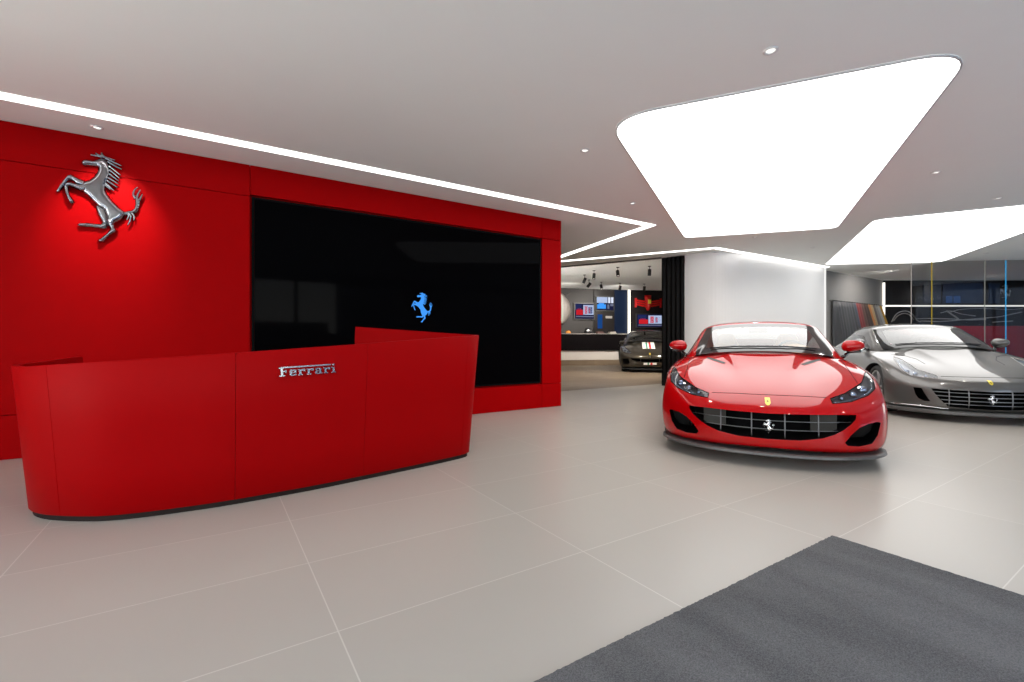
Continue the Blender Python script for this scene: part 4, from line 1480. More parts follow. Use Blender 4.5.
# ------------------------------------------------------------------ emblem and screen on the red wall
r = thing('horse_emblem', 'large chrome rearing horse emblem on the red wall', 'emblem', (HC[0], WALL_Y, HC[1]))
bb, mb, tb = horse(1.0, 0.011, 0.035, 0.022)
for nm, b in (('horse_body', bb), ('mane', mb), ('tail', tb)):
    o = obj(nm, b, M_EMBLEM, r, loc=(0, -0.004, 0))
r = thing('video_screen', 'very wide black screen set into the red wall, lit blue horse on it', 'screen', (TX0, WALL_Y, TZ0))
W_, H_ = TX1 - TX0, TZ1 - TZ0
obj('screen', newbox((0.025, 0.012, 0.025), (W_ - 0.025, 0.045, H_ - 0.025)), M_SCREEN, r)
bm = bmesh.new()
for lo, hi in (((0, 0.004, 0), (W_, 0.05, 0.022)), ((0, 0.004, H_ - 0.022), (W_, 0.05, H_)), ((0, 0.004, 0.022), (0.022, 0.05, H_ - 0.022)), ((W_ - 0.022, 0.004, 0.022), (W_, 0.05, H_ - 0.022))):
    box(bm, lo, hi)
obj('bezel', bm, M_DARKIN, r)
ex, ez = wall_point(422, 307.5)
b = joined(*horse(0.47, 0.03, 0.004, 0.002, False))
obj('lit_emblem', b, emit('screen_blue', (0.06, 0.34, 1.0), 1.0), r, loc=(ex - TX0, 0.012, ez - TZ0))

# ------------------------------------------------------------------ reception desk
base_pts = [(-.80, 4.78), (-.935, 4.40), (-.965, 4.10), (-.875, 3.876), (-.67, 3.69), (-.46, 3.585), (-.15, 3.535), (.127, 3.523), (.6, 3.553),
            (1.03, 3.619), (1.5, 3.70), (1.85, 3.772), (1.985, 3.822), (2.03, 3.90), (2.00, 4.0), (1.85, 4.17), (1.6, 4.40), (1.18, 4.755)]
line = [p.xy for p in catmull([(x, y, 0) for x, y in base_pts], 8)]
arc = [0.0]
for a, b in zip(line, line[1:]): arc.append(arc[-1] + (b - a).length)
def z_at(i):
    p = line[i]
    tot = arc[-1]
    keys = [(0, .95), (arc[8], .925), (arc[3 * 8], .920), (arc[7 * 8], .995), (arc[9 * 8], 1.056), (arc[13 * 8], 1.128), (tot, 1.215)]
    for (a, za), (b, zb) in zip(keys, keys[1:]):
        if arc[i] <= b + 1e-6:
            return za + (zb - za) * (arc[i] - a) / max(1e-6, b - a)
    return keys[-1][1]
def nrm(i):
    d = (line[min(i + 1, len(line) - 1)] - line[max(i - 1, 0)]).normalized()
    return Vector((d.y, -d.x))                       # outward (right of the direction of travel)
desk = thing('reception_desk', 'curved red reception desk with a flared band and chrome lettering', 'desk', (0.55, 4.1, 0))
DX, DY = 0.55, 4.1
FL, TH = 0.085, 0.04
def band(i0, i1, trim0, trim1):
    bm = bmesh.new()
    cols = []
    idx = list(range(i0, i1 + 1))
    for k, i in enumerate(idx):
        n = nrm(i); p = line[i].copy()
        if k == 0 and trim0: p = p.lerp(line[i + 1], 0.0012 / max(1e-4, (line[i + 1] - line[i]).length))
        if k == len(idx) - 1 and trim1: p = p.lerp(line[i - 1], 0.0012 / max(1e-4, (line[i - 1] - line[i]).length))
        zt = z_at(i)
        pr = []
        for z in (0.035, 0.04, 0.3, 0.6, zt - 0.006, zt):
            o_ = FL * (z - 0.035) / 1.0
            ins = 0.004 if z in (0.035, zt) else 0.0
            pr.append((p + n * (o_ - ins), z))
        for z in (zt, zt - 0.006, 0.6, 0.3, 0.035):
            o_ = FL * (z - 0.035) / 1.0 - TH
            ins = 0.004 if z == zt else 0.0
            pr.append((p + n * (o_ + ins), z))
        cols.append([bm.verts.new((q.x - DX, q.y - DY, z)) for q, z in pr])
    m = len(cols[0])
    for a, b in zip(cols, cols[1:]):
        for k in range(m):
            f = bm.faces.new((a[k], b[k], b[(k + 1) % m], a[(k + 1) % m])); f.smooth = k in (1, 2, 3, 7, 8)
    for c_ in (cols[0], cols[-1]): bm.faces.new([bm.verts.new(v.co) for v in c_])
    bmesh.ops.remove_doubles(bm, verts=[], dist=1e-6)
    bmesh.ops.recalc_face_normals(bm, faces=bm.faces)
    return bm
def idx_x(xq):
    return min((i for i in range(3 * 8, 13 * 8)), key=lambda i: abs(line[i].x - xq))
cuts = [0, idx_x(-.76), idx_x(.127), idx_x(.985), idx_x(1.90), len(line) - 1]
for k, (a, b) in enumerate(zip(cuts, cuts[1:])):
    o = obj('curved_panel', band(a, b, k > 0, k < 4), M_DESK, desk)
bm = bmesh.new()                                     # recessed plinth
cols = []
for i in range(0, len(line), 2):
    n = nrm(i)
    cols.append([bm.verts.new(((line[i] - n * o_).x - DX, (line[i] - n * o_).y - DY, z)) for o_, z in ((0.018, 0.0), (0.018, 0.036), (0.05, 0.036), (0.05, 0.0))])
for a, b in zip(cols, cols[1:]):
    for k in range(4): bm.faces.new((a[k], b[k], b[(k + 1) % 4], a[(k + 1) % 4]))
bm.faces.new(cols[0]); bm.faces.new(cols[-1][::-1])
bmesh.ops.recalc_face_normals(bm, faces=bm.faces)
obj('plinth', bm, pbr('plinth_dark', (0.022, 0.015, 0.013), 0.7, spec=0.1), desk)
inner = [tuple((line[i] - nrm(i) * 0.02) - Vector((DX, DY))) for i in range(2 * 8, 14 * 8, 3)]
bm = bmesh.new(); prism(bm, inner, 0.70, 0.74, 'z')
obj('worktop', bm, M_DESK, desk)
# lettering on the front
strokes, bar, width = letter_strokes()
sx = 0.372 / width
LXc = 0.555
iL = idx_x(LXc)
n = nrm(iL); zc = 0.868
tg = (line[iL + 1] - line[iL - 1]).normalized()
pc = line[iL] + tg * ((LXc - line[iL].x) / tg.x) + n * (FL * (zc - 0.035) + 0.001)
lt = bpy.data.objects.new('lettering', None); lt.empty_display_size = 0.1; link(lt, desk)
lt.location = (pc.x - DX, pc.y - DY, zc)
slope = math.atan2(z_at(iL + 6) - z_at(iL - 6), (line[iL + 6] - line[iL - 6]).length)
lt.rotation_euler = (-FL, -slope * 0.55, math.atan2(n.y, n.x) + PI / 2)
def strokes_mesh(rects):
    bm = bmesh.new()
    for x0, z0, x1, z1 in rects:
        box(bm, ((x0 - width / 2) * sx, -0.010, (z0 - 0.75) * sx * 0.82), ((x1 - width / 2) * sx, 0.004, (z1 - 0.75) * sx * 0.82))
    return bm
for ch, rects in strokes:
    obj('letter', strokes_mesh(rects), M_CHROME, lt)
obj('letter_bar', strokes_mesh([bar]), M_CHROME, lt)

# ------------------------------------------------------------------ entrance mat
bm = bmesh.new()
random.seed(3)
MX0, MX1, MY0, MY1 = -0.7, 2.832, -1.7, 1.172
edge = []
def rag(a, b, n_):
    for i in range(n_):
        t = i / n_
        edge.append((a[0] + (b[0] - a[0]) * t + random.uniform(-.0025, .0025), a[1] + (b[1] - a[1]) * t + random.uniform(-.0025, .0025)))
rag((MX0, MY0), (MX1, MY0), 200); rag((MX1, MY0), (MX1, MY1), 260); rag((MX1, MY1), (MX0, MY1), 320); rag((MX0, MY1), (MX0, MY0), 100)
prism(bm, edge, 0.001, 0.014, 'z')
tag(obj('entrance_mat', bm, carpet()), 'dark grey pile entrance mat lying on the pale tiles', 'mat')

# ------------------------------------------------------------------ black folding partition at the white wall
r = thing('folding_partition', 'black fluted folding partition stacked against the white wall', 'partition', (9.07, 7.05, 0))
pa, pb = Vector(on_ceiling(662, 258)), Vector((9.16, 6.82))
d = pb - pa
for k in range(5):
    b = bmesh.new()
    c0 = pa + d * (k / 5) - Vector((9.07, 7.05)); c1 = pa + d * ((k + 0.93) / 5) - Vector((9.07, 7.05))
    nn = Vector((d.y, -d.x)).normalized()
    if nn.x > 0: nn = -nn
    prism(b, [tuple(c0), tuple(c1), tuple(c1 + nn * 0.02), tuple((c0 + c1) / 2 + nn * 0.055), tuple(c0 + nn * 0.02)], 0.01, CEIL - 0.012, 'z')
    obj('leaf', b, pbr('partition_black', (0.004, 0.0035, 0.0035), 0.5, spec=0.10), r)

# ------------------------------------------------------------------ leather samples
hues = [(.045, .045, .048), (.055, .055, .06), (.05, .05, .052), (.065, .066, .07), (.06, .062, .066), (.07, .07, .075), (.05, .052, .056), (.06, .075, .095),
        (.20, .035, .035), (.17, .04, .04), (.10, .06, .05), (.06, .04, .035), (.08, .055, .045), (.42, .17, .06), (.40, .30, .17), (.14, .12, .11), (.30, .29, .28), (.45, .44, .43), (.50, .27, .02)]
words_ = ['charcoal'] * 7 + ['blue-grey', 'red', 'dark red', 'brown', 'dark brown', 'black-brown', 'orange-tan', 'beige', 'taupe', 'light grey', 'whitish', 'mustard yellow']
ordn = ['first', 'second', 'third', 'fourth', 'fifth', 'sixth', 'seventh', 'eighth', 'ninth', 'tenth', 'eleventh', 'twelfth', 'thirteenth', 'fourteenth', 'fifteenth', 'sixteenth', 'seventeenth', 'eighteenth', 'nineteenth']
b = bmesh.new()
tube(b, [(14.6, 6.10, 2.22), (18.3, 6.10, 2.22)], 0.012, 8)
for x in (14.7, 16.3, 18.2): box(b, (x - .015, 6.10, 2.21), (x + .015, 6.15, 2.23))
tag(obj('hanging_rail', b, M_BLACK), 'thin black rail on the grey wall carrying the leather samples', 'rail')
nsw = len(hues)
for k in range(nsw):
    u = k / (nsw - 1)
    x0 = 14.72 + 3.12 * u
    wd_ = 0.36 - 0.12 * u
    hh = 1.38 - 0.42 * u
    sl_ = 0.02 + 0.36 * u
    s_ = thing('leather_sample', '%s leather sample hanging on the grey wall, %s from the left' % (words_[k], ordn[k]), 'leather sample', (x0, 6.1, 2.22), 0, 'hanging leather samples')
    b = bmesh.new()
    rows = []
    for i in range(9):
        v = i / 8
        row = []
        for j in range(7):
            q = j / 6
            w = wd_ * (0.55 + 0.45 * min(1, v * 1.6)) * (1.0 if v < 0.8 else 1 - 0.35 * (v - .8) / .2 * abs(q - .5) * 2)
            row.append((q * w - 0.02 + sl_ * v, -0.02 - 0.10 * q * (0.4 + v) - 0.018 * math.sin(q * 9 + k) * v, -0.02 - hh * v - 0.05 * math.sin(q * PI) * (v == 1)))
        rows.append(row)
    fv = [[b.verts.new(p) for p in r_] for r_ in rows]
    bv = [[b.verts.new((p[0], p[1] - 0.006, p[2])) for p in r_] for r_ in rows]
    for g_ in (fv, bv):
        for i in range(8):
            for j in range(6):
                f = b.faces.new((g_[i][j], g_[i][j + 1], g_[i + 1][j + 1], g_[i + 1][j])); f.smooth = True
    for i in range(8):
        for j in (0, 6): b.faces.new((fv[i][j], fv[i + 1][j], bv[i + 1][j], bv[i][j]))
    for i in (0, 8):
        for j in range(6): b.faces.new((fv[i][j], fv[i][j + 1], bv[i][j + 1], bv[i][j]))
    bmesh.ops.recalc_face_normals(b, faces=b.faces)
    obj('hide', b, pbr('leather_%d' % k, hues[k], 0.55, noise=0.08, nscale=30, bump=0.1), s_)
    b = bmesh.new()
    tube(b, [(0.03, -0.016, 0.012), (0.04, -0.03, -0.01), (0.05, -0.03, -0.05)], 0.008, 6)
    obj('hook', b, M_BLACK, s_)

# ------------------------------------------------------------------ glass partition and what is behind it
def gl_line(px):                                    # plan line of the glass run
    pts = [(14.0, 5.88), (14.55, 4.30), (16.2, 2.95), (20.2, 0.0)]
    d = pix(px, 300)
    for a, b in zip(pts, pts[1:]):
        u = (a[1] * d[0] - a[0] * d[1]) / (d[1] * (b[0] - a[0]) - d[0] * (b[1] - a[1]))
        if 0 <= u <= 1: return (a[0] + (b[0] - a[0]) * u, a[1] + (b[1] - a[1]) * u)
    return pts[-1]
stops = [gl_line(911), gl_line(932), gl_line(985), gl_line(1006), (20.2, 0.0)]
gnames = ['narrow glass partition pane left of the yellow edge strip', 'glass partition pane right of the yellow edge strip',
          'narrow glass partition pane left of the cyan edge strip', 'glass partition pane right of the cyan edge strip, cut by photo edge']
edgec = [emit('edge_glow_yellow', (.75, .55, .02), .6), emit('edge_glow_grey', (.5, .5, .45), .45), emit('edge_glow_cyan', (.04, .42, .85), .95), M_EDGE]  # glow painted into the strips for light caught by the glass edges
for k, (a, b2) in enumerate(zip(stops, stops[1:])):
    ln_ = math.hypot(b2[0] - a[0], b2[1] - a[1]); an = math.atan2(b2[1] - a[1], b2[0] - a[0])
    gt = thing('glass_pane', gnames[k], 'glass pane', (a[0], a[1], 0), an, 'glass partition panes')
    obj('glass', newbox((0.01, -0.006, 0.012), (ln_ - 0.012, 0.006, CEIL - 0.016)), M_PARTGL, gt)
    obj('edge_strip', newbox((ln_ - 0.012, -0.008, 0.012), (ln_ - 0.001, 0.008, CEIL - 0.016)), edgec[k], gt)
    if k == 0: obj('edge_strip', newbox((0, -0.008, 0.012), (0.0095, 0.008, CEIL - 0.016)), emit('edge_glow_white', (.8, .72, .66), .42), gt)
# light lines on the display wall
def on_display(px, py): return on_plane(px, py, DP, DQ)
u0, z0 = on_display(887, 305); u1, z1 = on_display(1020, 306)
t = thing('shelf_light', 'thin horizontal light line across the dark display wall', 'light strip', (*DP, 0), DA)
obj('diffuser', newbox((0.02, -0.05, z1 - 0.02), (DL - 0.05, -0.02, z1 + 0.025)), M_LEDTHIN, t)
obj('channel', newbox((0.02, -0.05, z1 - 0.035), (DL - 0.05, -0.001, z1 - 0.021)), M_SATIN, t)
t = thing('corner_light', 'vertical light line where the sample wall meets the display wall', 'light strip', (18.36, 6.10, 0))
obj('diffuser', newbox((-0.03, -0.02, 0.02), (0.03, 0.03, 2.97)), M_LEDTHIN, t)
# blue panels standing in for reflections in the glass
for (pa_, pb_, lb) in ((923, 940, 'narrow blue-black panel at the left of the display wall'), (942, 982, 'wide blue-black panel in the middle of the display wall'), (988, 999, 'narrow blue panel beside the small horse')):
    ua, za = on_display(pa_, 283.5); ub, zb = on_display(pb_, 303)
    tag(obj('blue_reflection_panel', newbox((ua, -0.03, zb), (ub, -0.001, za), 0.004), M_BLUEP, loc=(*DP, 0), rotz=DA), lb, 'wall panel', 'blue panels on the display wall')
for (a_, b_, lb) in ((945, 951, 'left one of two small glowing blue screens behind the glass'), (952.5, 959, 'right one of two small glowing blue screens behind the glass')):  # glowing patches stand in for the brighter blue reflections
    ua, za = on_display(a_, 296); ub, zb = on_display(b_, 303)
    tag(obj('blue_reflection', newbox((ua, -0.05, zb), (ub, -0.032, za), 0.004), emit('blue_glow', (0.03, 0.085, 0.24), 0.8), loc=(*DP, 0), rotz=DA), lb, 'screen', 'small blue screens')
# silver rods standing in for car outlines reflected in the glass
t = thing('reflection_lines', 'silver line drawing of a car along the dark display wall', 'artwork', (*DP, 0), DA)
def dline(pts, rr=0.016):
    b = bmesh.new()
    q = catmull([(*on_display(x, y), 0) for x, y in pts], 5)
    tube(b, [(p.x, -0.02, p.y) for p in q], rr, 6)
    obj('reflection_line', b, pbr('reflection_silver', (0.5, 0.49, 0.48), 0.35, metal=0.6), t)
dline([(893, 321), (897, 316), (903, 313.5), (909, 315), (913, 320)]); dline([(891, 322), (896, 314), (904, 311), (911, 313.5), (916, 320), (920, 322)])
dline([(914, 319), (930, 318.5), (950, 319), (968, 320), (985, 319.5)]); dline([(920, 321), (940, 321.5), (960, 320), (980, 318.5), (1000, 316.5), (1021, 312)])
dline([(950, 312), (960, 309.5), (980, 308.5), (1010, 309.5), (1022, 308.5)], .012); dline([(946, 311), (952, 315), (958, 319)], .02); dline([(940, 313), (950, 311), (961, 314), (975, 316)], .012)
dline([(992, 322.3), (1002, 321.5), (1012, 321)], .016)
ua, za = on_display(1004, 292.5)
c = dpt(ua, 0.02)
t = thing('horse_emblem', 'small silver rearing horse emblem on the dark display wall behind glass', 'emblem', (c[0], c[1], za), DA)  # solid horse stands in for the reflection of the wall emblem
obj('horse_body', joined(*horse(0.62, 0.03, detail=False)), M_SATIN, t)

# ------------------------------------------------------------------ further room
def on_rear(px, py): return on_plane(px, py, P0, P1)
def on_rear_dark(px, py): return on_plane(px, py, P1, P2)
def rear_box(name, x0, y0, x1, y1, near, far, mat, label, cat, dark=False, group=None, bev=0.005):
    f_ = on_rear_dark if dark else on_rear
    (ua, za), (ub, zb) = f_(x0, y0), f_(x1, y1)
    o = obj(name, newbox((ua, -near, zb), (ub, -far, za), bev), mat, loc=((*P1, 0) if dark else (*P0, 0)), rotz=AB if dark else AA)
    if label: tag(o, label, cat, group)
    return o
def screen_thing(x0, y0, x1, y1, near, mat, label, dark=False):
    f_ = on_rear_dark if dark else on_rear
    (ua, za), (ub, zb) = f_(x0, y0), f_(x1, y1)
    base, an = (P1, AB) if dark else (P0, AA)
    c_, s_ = math.cos(an), math.sin(an)
    t = thing('wall_screen', label, 'screen', (base[0] + c_ * ua + s_ * near, base[1] + s_ * ua - c_ * near, zb), an, 'screens in the far room')
    obj('casing', newbox((0, 0, 0), (ub - ua, 0.06, za - zb), 0.006), M_BLACK, t)
    obj('display', newbox((0.05, -0.008, 0.05), (ub - ua - 0.05, 0.004, za - zb - 0.05)), mat, t)
    return t
rear_box('display_board', 593.5, 290, 613.5, 334, 0.06, 0.001, M_DARKW, 'tall black display panel in the middle of the far wall', 'wall panel')
rear_box('display_board', 614, 290, 627, 334, 0.05, 0.001, pbr('blue_panel', (0.002, 0.008, 0.028), 0.4, spec=0.2), 'dark blue panel beside the vertical light in the far room', 'wall panel')
C_ = lambda n_, c, k: emit('screen_' + n_, c, k)
def lay(t, w, h, rects):
    for (x0, y0, x1, y1, m) in rects:
        obj('picture', newbox((w * x0, -0.012, h * (1 - y1)), (w * x1, -0.0085, h * (1 - y0))), m, t)
UI = [(.06, .10, .36, .42, C_('navy', (.02, .03, .12), .8)), (.10, .42, .42, .72, C_('red', (.70, .02, .03), .8)), (.16, .34, .34, .44, C_('red', (.70, .02, .03), .8)),
      (.44, .14, .94, .70, C_('pale', (.50, .60, .85), .9)), (.50, .20, .64, .66, C_('red', (.70, .02, .03), .8)), (.68, .24, .88, .64, C_('deep', (.03, .06, .20), .8)),
      (.70, .30, .77, .60, C_('red', (.70, .02, .03), .8)), (.08, .78, .94, .84, C_('grey', (.22, .24, .36), .7))]
UI2 = [(.06, .08, .62, .46, C_('pale', (.50, .60, .85), .9)), (.66, .08, .78, .46, C_('white', (.75, .80, .95), 1.0)), (.82, .08, .94, .46, C_('white', (.75, .80, .95), 1.0)),
       (.08, .56, .54, .84, C_('blue', (.02, .22, .75), .9)), (.16, .48, .44, .60, C_('blue', (.02, .22, .75), .9)), (.62, .56, .72, .84, C_('grey', (.22, .24, .36), .7)), (.78, .52, .94, .66, C_('grey', (.22, .24, .36), .7))]
M_SOFF = emit('screen_ground', (.012, .014, .05), 1.0)
for (x0, y0, x1, y1, nr, ui, dk, lb) in ((573.5, 302.5, 594, 320, .075, UI, False, 'wall screen with red and white pictures on the far grey wall'),
                                         (594.5, 296, 613, 311.5, .13, UI2, False, 'screen with blue car picture on the tall black panel'),
                                         (635.5, 313.5, 663, 328, .08, UI, True, 'screen below the red car nose in the far room')):
    t = screen_thing(x0, y0, x1, y1, nr, M_SOFF, lb, dk)
    f_ = on_rear_dark if dk else on_rear
    (ua, za), (ub, zb) = f_(x0, y0), f_(x1, y1)
    lay(t, ub - ua, za - zb, ui)
rear_box('blue_picture', 597, 314.5, 601.5, 328.5, 0.09, 0.061, emit('picture_blue', (.02, .11, .42), .55), 'narrow blue glowing picture under the blue screen', 'picture')
rear_box('name_plate', 605, 316, 611.5, 318.5, 0.075, 0.061, pbr('plate_grey', (.3, .28, .27), .4), 'small pale plate on the black panel beside the blue picture', 'plate')
ua, za = on_rear(629, 291)
t = thing('wall_light', 'bright vertical light line on the far wall behind the dark car', 'light strip', (P1[0] - 0.12, P1[1] - 0.12, 0))
obj('diffuser', newbox((-0.045, -0.03, 0.03), (0.05, 0.03, CEIL2 - 0.02), 0.004), emit('led_warm', (1, .93, .82), 3.0), t)
# counter below the grey wall
(ua, zt_), (ub, _) = on_rear(540, 334), on_rear(627, 334)
t = thing('counter', 'long black counter with a pale top along the far grey wall', 'counter', (*P0, 0), AA)
CN = 0.75
obj('countertop', newbox((ua, -CN - 0.03, 1.37), (ub, -0.065, 1.40), 0.004), pbr('counter_top', (0.22, 0.20, 0.19), 0.3), t)
obj('cabinet_body', newbox((ua + 0.02, -CN, 0.66), (ub - 0.02, -0.065, 1.368), 0.004), pbr('counter_black', (0.004, 0.003, 0.0035), 0.4, spec=0.08), t)
obj('plinth', newbox((ua + 0.05, -CN + 0.06, 0.24), (ub - 0.05, -0.065, 0.658)), pbr('counter_plinth', (0.5, 0.46, 0.42), 0.5), t)
obj('base', newbox((ua + 0.05, -CN + 0.03, 0.0), (ub - 0.05, -0.065, 0.238)), M_WOOD, t)
def on_counter(px, off=0.4):
    u_, _ = on_rear(px, 330)
    c_, s_ = math.cos(AA), math.sin(AA)
    return (P0[0] + c_ * u_ + s_ * off, P0[1] + s_ * u_ - c_ * off, 1.40)
def dome(rx, ry, h_, seg=16):
    b = bmesh.new()
    lathe(b, [(1.0, 0.0), (1.02, .06), (.95, .35), (.75, .70), (.42, .93), (0, 1.0)], seg, 'z', M=Matrix.Diagonal((rx, ry, h_, 1)))
    return b
p = on_counter(565)
tag(obj('orange_cap', dome(.13, .11, .13), pbr('orange_cloth', (.45, .17, .02), .7), loc=p), 'small orange cap on the far counter', 'cap')
p = on_counter(584)
t = thing('black_helmet', 'black helmet on the far counter under the wall screen', 'helmet', p, AA)
b = dome(.17, .15, .27); obj('shell', b, M_GLOSSBLACK, t)
obj('visor', newbox((-.12, -.165, .09), (.12, -.12, .16), .01), M_SATIN, t)
obj('collar', dome(.20, .17, .05), M_BLACK, t)
for px, lb, cw in ((608, 'pale folded cloth on the far counter', (.42, .38, .34)), (596, 'dark folded cloth on the far counter', (.10, .05, .045))):
    b = bmesh.new()
    for k in range(3):
        box(b, (-.17 + .015 * k, -.12 + .01 * k, .032 * k), (.17 - .02 * k, .12 - .01 * k, .032 * k + .03), .008)
    tag(obj('folded_cloth', b, pbr('cloth_%d' % px, cw, .8), loc=on_counter(px), rotz=AA), lb, 'cloth', 'folded cloths')
# curved pale bodywork panel hanging at the left of the grey wall
b = bmesh.new()
rows = []
for i in range(11):
    v = i / 10
    wv = 0.30 * math.sin(PI * (0.12 + 0.80 * v)) + 0.06
    rows.append([( -0.25 + 0.30 * v * (1 - v) * 2 + wv * (j / 6 - .5) * 2, -0.08 - 0.16 * math.sin(PI * j / 6), 1.32 * (v - .5)) for j in range(7)])
fv = [[b.verts.new(p_) for p_ in r_] for r_ in rows]
bv = [[b.verts.new((p_[0], p_[1] + 0.04, p_[2])) for p_ in r_] for r_ in rows]
for g_ in (fv, bv):
    for i in range(10):
        for j in range(6):
            f = b.faces.new((g_[i][j], g_[i][j + 1], g_[i + 1][j + 1], g_[i + 1][j])); f.smooth = True
for i in range(10):
    for j in (0, 6): b.faces.new((fv[i][j], fv[i + 1][j], bv[i + 1][j], bv[i][j]))
for i in (0, 10):
    for j in range(6): b.faces.new((fv[i][j], fv[i][j + 1], bv[i][j + 1], bv[i][j]))
bmesh.ops.recalc_face_normals(b, faces=b.faces)
ua, za = on_rear(565, 309)
t = thing('bodywork_panel', 'pale curved car bodywork panel hung on the far grey wall', 'car part', (P0[0] + math.cos(AA) * ua, P0[1] + math.sin(AA) * ua, za), AA)
obj('shell', b, pbr('bodywork_pale', (.20, .18, .165), .35, coat=.4), t)
b = bmesh.new()
prism(b, [(-.30, .36), (.10, .70), (.16, .76), (.12, .60), (-.12, .36)], -0.13, -0.06, 'y')
obj('dark_intake', b, M_BLACK, t)
# red racing-car nose with front wing on the dark wall
ua, za = on_rear_dark(647.5, 303)
c_, s_ = math.cos(AB), math.sin(AB)
t = thing('racing_nose', 'red racing car nose and front wing mounted on the dark far wall', 'car part', (P1[0] + c_ * ua, P1[1] + s_ * ua, za), AB)
b = bmesh.new()
rows = [(.36, .17, .10), (.20, .16, .16), (0, .14, .20), (-.18, .12, .20), (-.30, .08, .14), (-.36, .04, .06)]
rg = []
for z, w, dp in rows:
    rg.append([b.verts.new((w * math.cos(a), -0.03 - dp * math.sin(a), z)) for a in [PI * k / 8 for k in range(9)]])
for a, c2 in zip(rg, rg[1:]):
    for k in range(8):
        f = b.faces.new((a[k], a[k + 1], c2[k + 1], c2[k])); f.smooth = True
    b.faces.new((a[0], c2[0], c2[8], a[8]))
b.faces.new(rg[0]); b.faces.new(rg[-1][::-1])
bmesh.ops.recalc_face_normals(b, faces=b.faces)
M_RACE = pbr('racing_red', (.55, .004, .004), .45)
obj('nose_cone', b, M_RACE, t)
b = bmesh.new(); box(b, (-.07, -.245, -.05), (.07, -.225, .14), .01); obj('nose_badge', b, M_YELLOW, t)
for sg in (1, -1):
    for k in range(3):
        b = bmesh.new()
        pts = [(sg * .12, -.20 + .11 * k), (sg * .35, -.16 + .10 * k), (sg * .60, -.10 + .09 * k), (sg * .62, -.03 + .09 * k), (sg * .35, -.08 + .10 * k), (sg * .12, -.12 + .10 * k)]
        prism(b, pts if sg > 0 else pts[::-1], -.08 - .03 * k, -.05 - .03 * k, 'y')
        obj('wing_blade', b, M_RACE, t)
    b = bmesh.new(); box(b, (min(sg * .60, sg * .63), -.20, -.22), (max(sg * .60, sg * .63), -.002, .22), .008); obj('end_plate', b, M_RACE, t)
# track spotlights
def spotlight(px, py, ztop, label, tilt, az, big=1.0):
    d = pix(px, py)
    # body centre hangs 0.25 m under the ceiling
    t_ = (CEIL2 - 0.22 - CAM_H) / d[2]
    x, y = d[0] * t_, d[1] * t_
    s = thing('track_spotlight', label, 'spotlight', (x, y, CEIL2), 0, 'black ceiling spotlights of the far room')
    b = bmesh.new(); lathe(b, [(0, 0), (.05, 0), (.05, -.015), (0, -.015)], 16, 'z'); tube(b, [(0, 0, -.012), (0, 0, -.14)], .008, 8)
    obj('stem', b, M_BLACK, s)
    Mx = Matrix.Translation((0, 0, -.20)) @ Matrix.Rotation(az, 4, 'Z') @ Matrix.Rotation(tilt, 4, 'X')
    b = bmesh.new(); lathe(b, [(0, .10), (.050, .10), (.055, .09), (.055, -.10), (.048, -.105), (.042, -.085), (0, -.085)], 20, 'z', M=Mx)
    obj('lamp_body', b, M_BLACK, s)
    b = bmesh.new(); lathe(b, [(0, -.088), (.041, -.088)], 16, 'z', M=Mx)
    obj('lamp', b, emit('spot_lamp', (1, .94, .85), 0.8), s)
    dn = Mx.to_3x3() @ Vector((0, 0, -1))
    return Vector((x, y, CEIL2 - .22)), dn
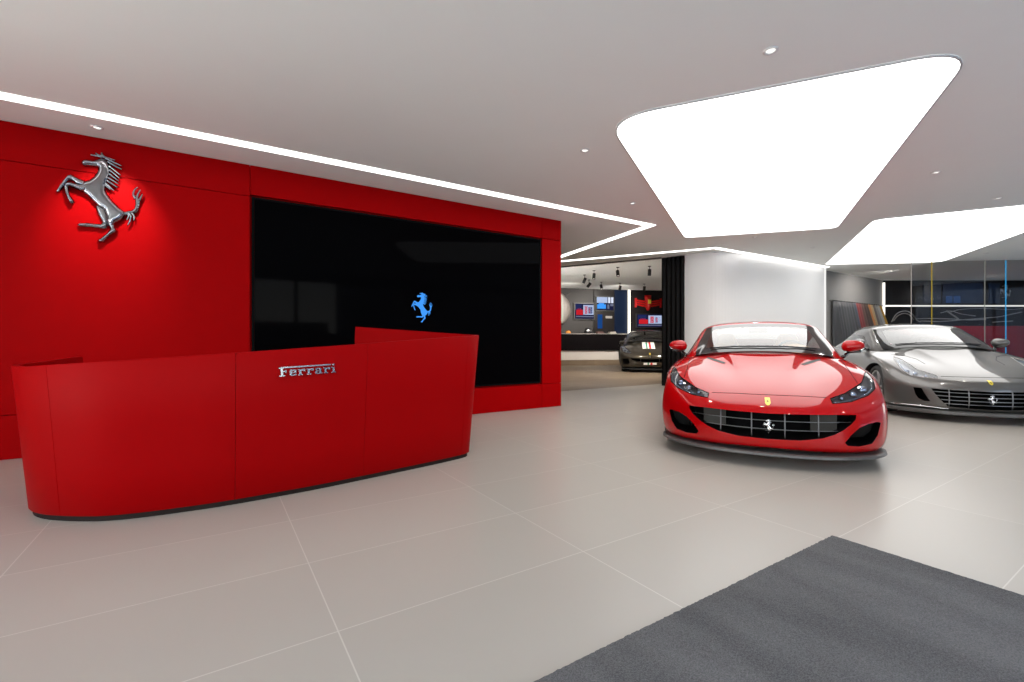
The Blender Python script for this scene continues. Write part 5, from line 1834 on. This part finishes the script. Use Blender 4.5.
places = ((584.5, 281.0, 'double black spotlight nearest the red wall, in the far room', .5, .3), (594, 277, 'second black spotlight right of the red wall, upper row', .35, 2.2), (617.8, 274, 'third black spotlight of the upper row, tilted', .45, 2.6),
          (649.5, 273, 'black spotlight nearest the folding partition, upper row', .05, .2), (589, 285.5, 'first small black spotlight of the far lower row', .7, .5), (601.3, 287.5, 'second small black spotlight of the far lower row', .5, 2.8),
          (620, 288.5, 'third small black spotlight of the far lower row', .2, .4), (644.3, 289.2, 'small black spotlight of the far row beside the red nose', .1, .4))
for k, (px, py, lb, tl, az) in enumerate(places):
    p_, dn = spotlight(px, py, 0, lb, tl, az)
for k, (x, y, tx, ty, tz) in enumerate(((10.6, 10.4, 11.6, 10.9, 0), (12.0, 13.5, 12.7, 16.4, 1.6), (14.4, 13.0, 15.2, 15.6, 1.8), (12.9, 9.2, 12.2, 10.3, .5), (16.0, 12.6, 16.2, 13.6, 0.0), (9.3, 8.9, 8.9, 9.8, 0))):
    spot('far_room_spot', (x, y, CEIL2 - 0.35), (tx, ty, tz), 480, math.radians(100), 0.7, 0.05, (1, .93, .84))

for k, (x, y) in enumerate(((7.7, 11.0), (8.6, 12.7))):  # unseen uplights, added to brighten the far ceiling
    t = thing('added_uplight', ('near', 'far')[k] + ' black floor uplight hidden behind the red wall', 'uplight', (x, y, 0), 0, 'uplights behind the red wall')
    b = bmesh.new(); lathe(b, [(0, 0), (.09, 0), (.09, .16), (.075, .17), (.07, .15), (0, .15)], 20, 'z'); obj('housing', b, M_BLACK, t)
    b = bmesh.new(); lathe(b, [(0, .152), (.069, .152)], 20, 'z'); obj('lamp', b, emit('spot_lamp', (1, .94, .85), 0.8), t)
    spot('added_uplight_beam', (x, y, .2), (x + 3.2, y + .2, 3.45), 240, math.radians(110), 0.8, 0.06, (1, .95, .90))

# ------------------------------------------------------------------ the cars
RED_POS, RED_ANG = (3.930, 2.104, 0), math.radians(31.3 - 90)
GREY_POS, GREY_ANG = (8.337, 1.617, 0), math.radians(35.8 - 90)
BACK_POS, BACK_ANG = (12.37, 10.575, 0), math.radians(44 - 90)
build_car(coupe_spec(), 'sports_car', 'glossy red sports car with tan interior standing nearest on the tiles', RED_POS, RED_ANG)
build_car(grand_tourer_spec(), 'sports_car', 'dark grey sports car with a wide barred grille, right of the red car', GREY_POS, GREY_ANG)
build_car(berlinetta_spec(), 'sports_car', 'dark bronze sports car with white, green and red bonnet stripes', BACK_POS, BACK_ANG)
